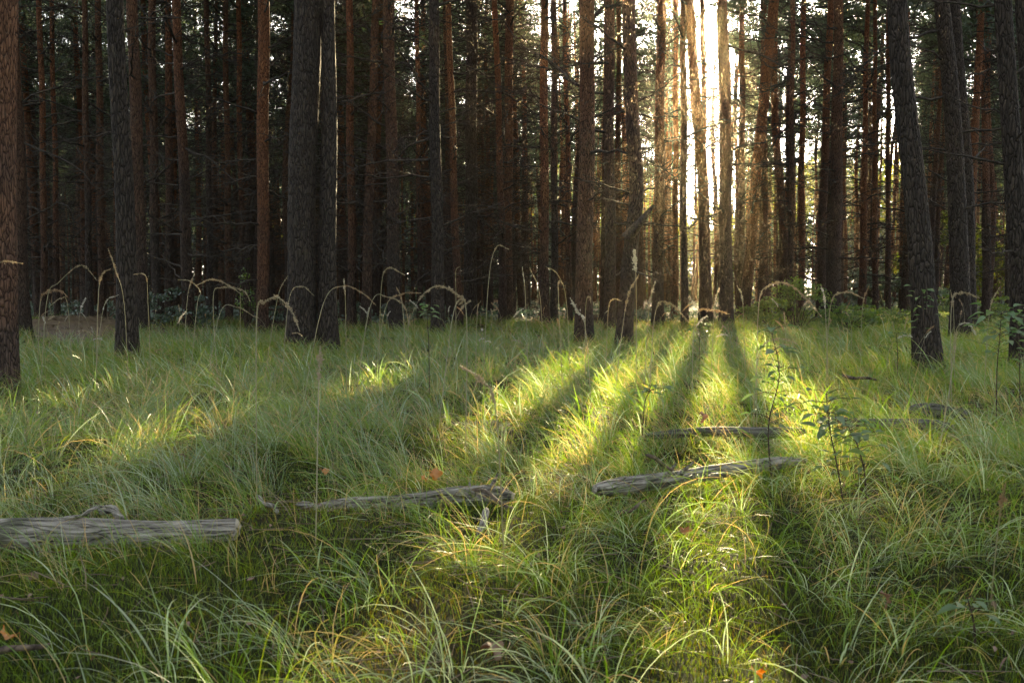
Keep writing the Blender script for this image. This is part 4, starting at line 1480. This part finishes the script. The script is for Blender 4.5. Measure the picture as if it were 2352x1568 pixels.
log('fallen_log', 'smooth bleached log with a sawn end, entering from the left edge', (-160, 1236), (546, 1226), .060, .068, .066, .056, M_LOG, 1, rough=.045)
log('fallen_log', 'knobbly grey driftwood-like log lying below the orange leaf', (735, 1168), (1175, 1140), .055, .06, .030, .044, M_LOG, 2, rough=.20, bow=.06, stubs=2)
log('fallen_log', 'thin splintered grey piece at the left end of the knobbly log', (683, 1163), (800, 1168), .06, .05, .014, .024, M_LOG, 3, rough=.25, cat='log')
log('fallen_log', 'pale tapering log rising right into the sunlit strip', (1366, 1121), (1850, 1056), .055, .08, .042, .030, M_LOG, 4, rough=.10, stubs=2)
log('fallen_log', 'long slim grey log behind the pale tapering one, crossing the sunlit strip', (1480, 996), (1850, 988), .08, .12, .022, .034, M_LOGDK, 5, rough=.10)
log('fallen_log', 'slim log with pale top behind the teal-leaved sapling', (1880, 968), (2185, 980), .13, .09, .040, .034, M_LOGDK, 6, rough=.10)
log('fallen_log', 'short dark rotting log at right, below the big leaning pine', (2085, 942), (2230, 948), .12, .10, .050, .036, M_LOGDK, 7, rough=.16)
log('fallen_branch', 'dark crooked stick propped above the pale tapering log', (1484, 1043), (1548, 1078), .20, .12, .010, .007, M_STICK, 8, cut=False, cat='branch')
log('fallen_branch', 'dark stick lying right below the pale tapering log', (1415, 1182), (1482, 1152), .05, .07, .009, .006, M_STICK, 9, cut=False, cat='branch')
log('fallen_branch', 'short broken stub pointing down from the knobbly log', (1098, 1232), (1118, 1172), .03, .10, .012, .014, M_LOG, 10, cut=False, cat='branch')
log('fallen_branch', 'bleached stick upper left of the knobbly log', (588, 1138), (640, 1178), .07, .05, .011, .009, M_LOG, 11, cut=False, cat='branch')
log('fallen_branch', 'brown stick at the bottom left corner', (-20, 1500), (118, 1474), .05, .06, .010, .006, M_STICK, 12, cut=False, cat='branch')
log('fallen_branch', 'thin twiggy stick crossing the right end of the knobbly log', (1085, 1118), (1180, 1165), .12, .08, .008, .005, M_STICK, 13, cut=False, cat='branch')
log('fallen_branch', 'weathered stick on top of the bleached log', (150, 1190), (235, 1165), .14, .17, .007, .006, M_LOG, 14, cut=False, cat='branch')
log('fallen_branch', 'chunky bark piece behind the bleached log, middle part', (232, 1165), (290, 1185), .10, .10, .018, .012, M_LOG, 15, cut=False, cat='branch')
log('fallen_branch', 'long dark bough lying in grass left of the big leaning pine', (1935, 862), (2015, 872), .18, .16, .016, .010, M_STICK, 16, cut=False, cat='branch')

# brush pile behind left grass: a mound of brown needles and twigs
rng = np.random.default_rng(5)
bx0, by0 = float(P(170, 720, 19.0)[0]), 19.0
t = thing('brush_pile', 'low brown heap of dead twigs and needles left of the rim-lit grey pine', 'brush pile', (bx0, by0, 0))
n = 1500
a = rng.random(n) * 6.28
rr = np.sqrt(rng.random(n)) * np.array([1.0])
c = np.stack([rr * np.cos(a) * 1.9, rr * np.sin(a) * 0.9, 0.02 + 0.42 * (1 - rr ** 2) * (0.7 + 0.3 * rng.random(n))], -1)
dd = norm(rng.normal(size=(n, 3)) * np.array([1, 1, .25]))
ln = rng.uniform(.1, .45, (n, 1))
V, Q = tubes(np.stack([c - dd * ln / 2, c + rng.normal(size=c.shape) * .01, c + dd * ln / 2], 1), np.array([.005, .0045, .003])[None] * np.ones((n, 1)), 4)
obj('twig_heap', make_mesh('twig_heap', V, [Q], M_BROWNGRASS), t)
gx = np.linspace(-1, 1, 40)
GX, GY = np.meshgrid(gx, gx, indexing='ij')
rr = np.sqrt(GX ** 2 + GY ** 2)
GZ = 0.40 * np.clip(1 - rr ** 2, -.3, 1) + rng.normal(size=GX.shape) * .012
V = np.stack([GX * 2.0, GY * 1.0, GZ], -1).reshape(-1, 3)
ii = np.arange(1600).reshape(40, 40)
obj('needle_mound', make_mesh('needle_mound', V, [np.stack([ii[:-1, :-1], ii[1:, :-1], ii[1:, 1:], ii[:-1, 1:]], -1).reshape(-1, 4)], M_BROWNGRASS), t)

# fallen autumn leaves (lobed)
def lobed_leaf(name, label, px, py, z, size, mat, rot, tilt, seed, cat='fallen leaf'):
    rng = np.random.default_rng(seed)
    n = 44
    a = np.linspace(0, 2 * np.pi, n, endpoint=False)
    r = 0.55 + 0.30 * np.abs(np.cos(2.5 * a)) ** 0.8 + 0.12 * np.cos(a) + 0.05 * np.cos(11 * a)
    x, y = r * np.cos(a) * size, r * np.sin(a) * size * 0.85
    V = [np.array([0, 0, 0])]
    V1 = np.stack([x * .5, y * .5, 0.10 * size * np.sin(a * 2 + 1) * .5], -1)
    V2 = np.stack([x, y, 0.30 * size * np.sin(a * 2 + 1) + 0.12 * size * np.sin(5 * a)], -1)
    VV = np.vstack([[0, 0, 0], V1, V2])
    j = np.arange(n)
    tr = np.stack([np.zeros(n, int), 1 + j, 1 + np.roll(j, -1)], -1)
    q = np.stack([1 + j, 1 + n + j, 1 + n + np.roll(j, -1), 1 + np.roll(j, -1)], -1)
    st = np.array([[[-.5 * size, 0, 0.0], [-.8 * size, .03 * size, .02], [-1.2 * size, 0.08 * size, 0.01]]])
    sv, sq = tubes(st, np.array([[.0012, .001, .001]]), 4)
    acc = Acc()
    acc.add(VV, tr, 0)
    acc.F.append(q)
    acc.M.append(0)
    acc.add(sv, sq, 0)
    o = obj(name, acc.mesh(name, [mat]))
    g = G(px, py, z)
    o.location = g
    o.rotation_euler = (tilt[0], tilt[1], rot)
    tag(o, label, cat)
    return o


lobed_leaf('fallen_leaf', 'bright orange lobed leaf caught upright above the knobbly log', 997, 1086, .17, .036, M_ORANGE, .4, (1.1, .2), 1)
lobed_leaf('fallen_leaf', 'small orange leaf flap left of the bright orange one', 975, 1098, .16, .022, M_ORANGE, 1.8, (.7, -.3), 2)
lobed_leaf('fallen_leaf', 'rusty brown leaf in the shade left of the sunlit foreground', 1575, 1216, .08, .034, M_BROWNLEAF, 2.2, (.9, .4), 3)
lobed_leaf('fallen_leaf', 'curled brown leaf at the bottom centre', 1130, 1488, .05, .04, M_BROWNLEAF, .9, (.5, .2), 4)
lobed_leaf('fallen_leaf', 'reddish leaf in the moss at the lower left', 62, 1322, .06, .034, M_BROWNLEAF, .2, (.5, .3), 5)
lobed_leaf('fallen_leaf', 'orange-red leaf near the bottom left corner', 20, 1455, .07, .03, M_ORANGE, 2.7, (.5, -.4), 6)
lobed_leaf('fallen_leaf', 'rust-red leaf behind an arching blade at the lower right', 2035, 1372, .10, .035, M_BROWNLEAF, 1.2, (1.2, .4), 7)
lobed_leaf('fallen_leaf', 'faded pink-brown leaf beneath the sawn log end', 555, 1275, .05, .025, M_BROWNLEAF, 3.0, (.3, .3), 8)
lobed_leaf('fallen_leaf', 'brown leaf in grass above the slim grey log', 1614, 955, .25, .045, M_BROWNLEAF, 1.0, (1.3, .3), 9)
lobed_leaf('fallen_leaf', 'small pale brown leaf above the bleached log', 420, 1045, .12, .03, M_BROWNLEAF, 2.0, (.8, .3), 10)
lobed_leaf('fallen_leaf', 'small orange leaf at the bottom right corner', 1740, 1540, .06, .026, M_ORANGE, 2.0, (.6, .3), 11)
lobed_leaf('fallen_leaf', 'small yellow-orange leaf left of the orange lobed leaf', 745, 1080, .12, .024, M_ORANGE, .5, (.8, .1), 12)

# ------------------------------------------------------------------ grass
def log_mask(x, y, margin=0.0):
    m = np.zeros(len(x), bool)
    for a, b_, r in LOGS_XY:
        ab = b_ - a
        L2 = (ab ** 2).sum()
        if L2 < 0.09:
            continue
        t = np.clip(((x - a[0]) * ab[0] + (y - a[1]) * ab[1]) / L2, 0, 1)
        dx = x - (a[0] + t * ab[0])
        dy = y - (a[1] + t * ab[1])
        m |= (dx * dx + dy * dy) < (r + margin) ** 2
    return m


def blades(rng, x, y, az, L_, th0, bend, w, K, curl=0.0):
    n = len(x)
    t = np.linspace(0, 1, K)
    th = th0[:, None] + bend[:, None] * t ** 1.35
    aa = az[:, None] + (curl * rng.normal(size=n))[:, None] * t
    th = np.minimum(th, 2.35)
    d = np.stack([np.sin(th) * np.cos(aa), np.sin(th) * np.sin(aa), np.cos(th)], -1)
    step = L_[:, None, None] / (K - 1)
    mid = (d[:, 1:] + d[:, :-1]) / 2
    pts = np.zeros((n, K, 3))
    pts[:, 1:] = np.cumsum(mid * step, 1)
    z0 = gz(x, y)
    pts += np.stack([x, y, z0 - 0.01], -1)[:, None]
    g = gz(pts[..., 0], pts[..., 1])
    pts[..., 2] = np.maximum(pts[..., 2], g + 0.004 + 0.02 * t)
    side = np.stack([-np.sin(aa), np.cos(aa), np.zeros_like(aa)], -1)
    nrm = np.cross(d, side)
    tw = (rng.normal(size=n) * 0.7)[:, None] + (rng.normal(size=n) * 0.8)[:, None] * t
    side = side * np.cos(tw)[..., None] + nrm * np.sin(tw)[..., None]
    prof = np.clip(np.minimum(0.55 + 1.6 * t, 1.15 * (1 - t ** 2.2) + 0.03), 0.04, 1)
    ww = w[:, None] * prof[None] * 0.5
    V, Q = ribbons(pts, ww, side)
    along = np.repeat(np.broadcast_to(t, (n, K)).reshape(-1), 2)
    return V, Q, along


def field(x, y):
    """prevailing lodging direction of the grass"""
    return 0.35 * np.sin(0.5 * x + 0.3 * y) + 1.0 * np.sin(0.33 * y - 0.7 * x + 1.0) + np.where(y < 4.5, 3.3, 2.6)


def density(x, y):
    n = 0.5 + 0.5 * np.sin(1.3 * x + 0.7 * y + 1.2 * np.sin(0.9 * y)) * np.sin(1.1 * y - 0.6 * x + 0.4)
    return n


class GrassAcc:
    def __init__(s):
        s.V, s.Q, s.A, s.T, s.n = [], [], [], [], 0

    def add(s, V, Q, A, T):
        s.V.append(V.astype(np.float32))
        s.Q.append(Q + s.n)
        s.A.append(A)
        s.T.append(T)
        s.n += len(V)

    def mesh(s, name, mat):
        return make_mesh(name, np.concatenate(s.V), [np.concatenate(s.Q)], mat, {'along': np.concatenate(s.A), 'tint': np.concatenate(s.T)})


def sample_xy(rng, n, y0, y1, pad=0.5):
    # uniform over the frustum wedge between y0 and y1
    out_x, out_y = [], []
    tot = 0
    while tot < n:
        m_ = n * 2
        y = rng.uniform(y0, y1, m_)
        hw = 0.53 * y + pad
        keep = rng.random(m_) < hw / (0.53 * y1 + pad)
        y = y[keep]
        x = rng.uniform(-1, 1, len(y)) * (0.53 * y + pad)
        out_x.append(x)
        out_y.append(y)
        tot += len(x)
    return np.concatenate(out_x)[:n], np.concatenate(out_y)[:n]


def wedge_area(y0, y1, pad=0.5):
    return 0.53 * (y1 ** 2 - y0 ** 2) + 2 * pad * (y1 - y0)


def tree_mask(x, y):
    m = np.zeros(len(x), bool)
    for h in hero_info:
        m |= (x - h[2]) ** 2 + (y - h[3]) ** 2 < (h[4] * 1.25) ** 2
    return m


def tussocks(rng, ga, y0, y1, per_m2, nbl, Lr, wr, K, spread, upright=0.35, bendr=(0.7, 1.9), tint_c=(0.5, 0.16), keepf=None, curl=0.4, lodge=0.9):
    n = int(wedge_area(y0, y1) * per_m2)
    cx, cy_ = sample_xy(rng, n, y0, y1)
    k = np.ones(n, bool)
    if keepf is not None:
        k = keepf(rng, cx, cy_)
    k &= ~log_mask(cx, cy_, 0.0) & ~tree_mask(cx, cy_)
    cx, cy_ = cx[k], cy_[k]
    n = len(cx)
    nb = np.maximum(3, (nbl * (0.4 + 1.2 * rng.random(n) ** 1.3)).astype(int))
    ci = np.repeat(np.arange(n), nb)
    m_ = len(ci)
    size = 0.7 + 0.5 * rng.random(n)
    tc = np.clip(tint_c[0] + rng.normal(size=n) * tint_c[1], 0.05, 0.95)
    az = rng.uniform(0, 2 * np.pi, m_)
    fdir = field(cx, cy_)[ci]
    # bias azimuth toward the lodging direction
    vx = np.cos(az) + lodge * np.cos(fdir)
    vy = np.sin(az) + lodge * np.sin(fdir)
    az2 = np.arctan2(vy, vx)
    rr = spread * np.sqrt(rng.random(m_)) * size[ci]
    x = cx[ci] + rr * np.cos(az)
    y = cy_[ci] + rr * np.sin(az)
    L_ = (Lr[0] + (Lr[1] - Lr[0]) * rng.random(m_) ** 1.2) * size[ci]
    th0 = np.abs(rng.normal(size=m_)) * upright + 0.05
    bend = rng.uniform(bendr[0], bendr[1], m_)
    w = rng.uniform(wr[0], wr[1], m_)
    V, Q, A = blades(rng, x, y, az2, L_, th0, bend, w, K, curl)
    tb = np.clip(tc[ci] + rng.normal(size=m_) * 0.13, 0, 1)
    dead = rng.random(m_) < 0.10
    tb = np.where(dead, rng.uniform(0, 0.15, m_), tb)
    ga.add(V, Q, A, np.repeat(tb, 2 * K))
    return m_


ga = GrassAcc()
rng = np.random.default_rng(42)


def near_keep(rng, x, y):
    return rng.random(len(x)) < 0.45 + 0.55 * density(x, y) ** 1.4


cnt = 0
# foreground: arching long blades over moss
cnt += tussocks(rng, ga, 1.2, 5.4, 30, 24, (0.16, 0.48), (0.0014, 0.0030), 9, 0.06, upright=0.6, bendr=(0.8, 2.1), lodge=1.1, keepf=near_keep, tint_c=(0.74, 0.18), curl=0.55)
# broad bluish blades
cnt += tussocks(rng, ga, 1.2, 8.0, 5, 4, (0.14, 0.34), (0.0035, 0.0062), 8, 0.03, upright=0.3, bendr=(0.3, 1.6), tint_c=(0.88, 0.08))
# fine wisps
cnt += tussocks(rng, ga, 1.2, 5.5, 40, 24, (0.08, 0.26), (0.0012, 0.0022), 6, 0.07, upright=0.6, tint_c=(0.42, 0.22), keepf=near_keep, curl=0.9)
# dead straw lying
cnt += tussocks(rng, ga, 1.2, 9.0, 10, 10, (0.12, 0.32), (0.0012, 0.0025), 6, 0.12, upright=1.0, bendr=(0.2, 0.8), tint_c=(0.08, 0.06), curl=0.5)
# middle
cnt += tussocks(rng, ga, 5.0, 10.5, 20, 26, (0.16, 0.42), (0.0026, 0.0046), 6, 0.06, tint_c=(0.56, 0.18), keepf=near_keep)
cnt += tussocks(rng, ga, 5.0, 10.5, 22, 22, (0.12, 0.32), (0.0018, 0.003), 5, 0.09, upright=0.6, tint_c=(0.40, 0.2), curl=1.0)


def far_keep(rng, x, y):
    px = x / y * F + 512
    lim = np.where(px > 790, 40.0, np.where(px > 560, 24.5, 22.5)) + 2.0 * np.sin(x * 1.3)
    # the brown heap stays bare
    heap = ((x - bx0) / 2.3) ** 2 + ((y - by0) / 2.4) ** 2 < 1
    return (y < lim) & ~heap & (rng.random(len(x)) < np.clip((lim - y) / 3 + 0.25, 0, 1))


cnt += tussocks(rng, ga, 10.0, 18.0, 12, 24, (0.18, 0.44), (0.004, 0.0065), 5, 0.08, tint_c=(0.52, 0.18), keepf=far_keep)
cnt += tussocks(rng, ga, 10.0, 18.0, 9, 18, (0.12, 0.34), (0.003, 0.005), 4, 0.12, upright=0.6, tint_c=(0.42, 0.2), curl=1.0, keepf=far_keep)
cnt += tussocks(rng, ga, 6.5, 19.0, 4.5, 7, (0.26, 0.52), (0.006, 0.010), 6, 0.05, upright=0.35, bendr=(0.4, 1.7), tint_c=(0.78, 0.14), keepf=far_keep)
cnt += tussocks(rng, ga, 6.5, 19.0, 3, 6, (0.2, 0.5), (0.003, 0.005), 5, 0.10, upright=0.7, bendr=(0.2, 1.0), tint_c=(0.07, 0.05), keepf=far_keep)
cnt += tussocks(rng, ga, 17.5, 38.0, 5, 22, (0.2, 0.46), (0.007, 0.011), 4, 0.12, tint_c=(0.5, 0.18), keepf=far_keep)
print('grass blades', cnt)
# tufts leaning over the near side of the logs
def tufts_at(rng, cx, cy_, nb, Lr, wr, tc):
    n = len(cx)
    ci = np.repeat(np.arange(n), nb)
    m_ = len(ci)
    az = rng.uniform(0, 6.28, m_)
    rr = .035 * np.sqrt(rng.random(m_))
    L_ = rng.uniform(Lr[0], Lr[1], m_)
    V, Q, A = blades(rng, cx[ci] + rr * np.cos(az), cy_[ci] + rr * np.sin(az), az, L_, np.abs(rng.normal(size=m_)) * .4 + .05, rng.uniform(.5, 1.9, m_), rng.uniform(wr[0], wr[1], m_), 7, .5)
    tb = np.where(rng.random(m_) < .2, rng.uniform(0, .15, m_), np.clip(tc + rng.normal(size=m_) * .2, 0, 1))
    ga.add(V, Q, A, np.repeat(tb, 14))


for h in hero_info:
    if h[3] > 26:
        continue
    k_ = 34
    aa = rng.uniform(math.pi, 2 * math.pi, k_)
    rr_ = h[4] * 1.3 + rng.uniform(.02, .32, k_)
    far_ = h[3] > 13
    tufts_at(rng, h[2] + rr_ * np.cos(aa), h[3] + rr_ * np.sin(aa), 12, (.20, .42), (.004, .008) if far_ else (.0025, .005), .5)
for (a, b_, r) in LOGS_XY:
    L_ = np.linalg.norm(b_ - a)
    if L_ < .3:
        continue
    near = a[1] < 5.2
    k_ = int(L_ * (15 if near else 40))
    t_ = rng.random(k_)
    off = r + rng.uniform(0.01, .12, k_)
    tufts_at(rng, a[0] + (b_[0] - a[0]) * t_, a[1] + (b_[1] - a[1]) * t_ - off, 8, (.05, .17) if near else (.10, .30), (.0016, .0034), .5)
    k_ = int(L_ * 12)
    t_ = rng.random(k_)
    tufts_at(rng, a[0] + (b_[0] - a[0]) * t_, a[1] + (b_[1] - a[1]) * t_ + r + rng.uniform(.01, .1, k_), 8, (.12, .3), (.0018, .0034), .45)
tag(obj('grass', ga.mesh('grass', M_GRASS)), 'long arching green and straw grass covering the clearing', 'grass', kind='stuff')

# moss shoots on the near floor
ga = GrassAcc()
rng = np.random.default_rng(43)
for y0, y1, dens, hh, w in ((1.2, 3.2, 15000, .013, .0022), (3.2, 6.0, 6500, .018, .0032), (6.0, 9.0, 1300, .035, .006)):
    n = int(wedge_area(y0, y1, .3) * dens)
    x, y = sample_xy(rng, n, y0, y1, .3)
    pt = 0.5 + 0.5 * np.sin(2.3 * x + 1.0 + np.sin(3 * y)) * np.sin(1.9 * y + 0.5 + np.sin(2.2 * x))
    k = rng.random(n) < 0.35 + 0.65 * pt
    x, y, pt = x[k], y[k], pt[k]
    n = len(x)
    V, Q, A = blades(rng, x, y, rng.uniform(0, 6.28, n), hh * rng.uniform(.5, 1.5, n), np.abs(rng.normal(size=n)) * .8, rng.uniform(.2, 1.9, n), w * rng.uniform(.7, 1.3, n), 3, .3)
    V[:, 2] += np.repeat(0.015 * pt, 6)
    tb = np.clip(0.15 + 0.6 * pt + rng.normal(size=n) * .28, 0, 1)
    ga.add(V, Q, A * .6, np.repeat(tb, 6))
tag(obj('moss', ga.mesh('moss', M_MOSS)), 'low bright moss carpet between the foreground grass tufts', 'moss', kind='stuff')

rng = np.random.default_rng(44)
n = 520
x, y = sample_xy(rng, n, 1.4, 9.0, .3)
z = gz(x, y) + rng.uniform(.01, .06, n)
az = rng.uniform(0, 6.28, n)
V, Q = leaf_blades(rng, np.stack([x, y, z], -1), np.stack([np.cos(az), np.sin(az), rng.normal(size=n) * .4], -1), rng.uniform(.012, .034, n), rng.uniform(.004, .010, n), rng.uniform(-.3, .8, n))
acc = Acc()
acc.add(V, Q, 0)
n = 1300
x, y = sample_xy(rng, n, 1.4, 8.0, .3)
c = np.stack([x, y, gz(x, y) + rng.uniform(.01, .05, n)], -1)
dd = norm(rng.normal(size=(n, 3)) * np.array([1, 1, .2])) * rng.uniform(.03, .12, (n, 1))
V, Q = tubes(np.stack([c - dd, c + rng.normal(size=c.shape) * .006, c + dd], 1), np.array([.0018, .0018, .0012])[None] * np.ones((n, 1)), 4)
acc.add(V, Q, 1)
tag(obj('leaf_litter', acc.mesh('leaf_litter', [M_BROWNLEAF, M_BROWNGRASS])), 'scattered dull brown leaves and thin twigs lying in the moss', 'leaf litter', kind='stuff')

# ------------------------------------------------------------------ haze
if HAZE > 0:
    m, nt, N, L = new_mat('haze')
    out = N.new('ShaderNodeOutputMaterial')
    pv = N.new('ShaderNodeVolumePrincipled')
    pv.inputs['Color'].default_value = (1.0, 0.80, 0.52, 1)
    pv.inputs['Density'].default_value = HAZE
    pv.inputs['Anisotropy'].default_value = 0.90
    L.new(pv.outputs[0], out.inputs['Volume'])
    x0, x1, y0, y1, z0, z1 = -85, 105, -30, 172, -1.2, 24
    V = np.array([[x, y, z] for x in (x0, x1) for y in (y0, y1) for z in (z0, z1)], float)
    Q = np.array([[0, 1, 3, 2], [4, 6, 7, 5], [0, 4, 5, 1], [2, 3, 7, 6], [0, 2, 6, 4], [1, 5, 7, 3]])
    tag(obj('haze', make_mesh('haze', V, [Q], m)), 'thin pale air haze glowing around the low sun', 'haze', kind='stuff')
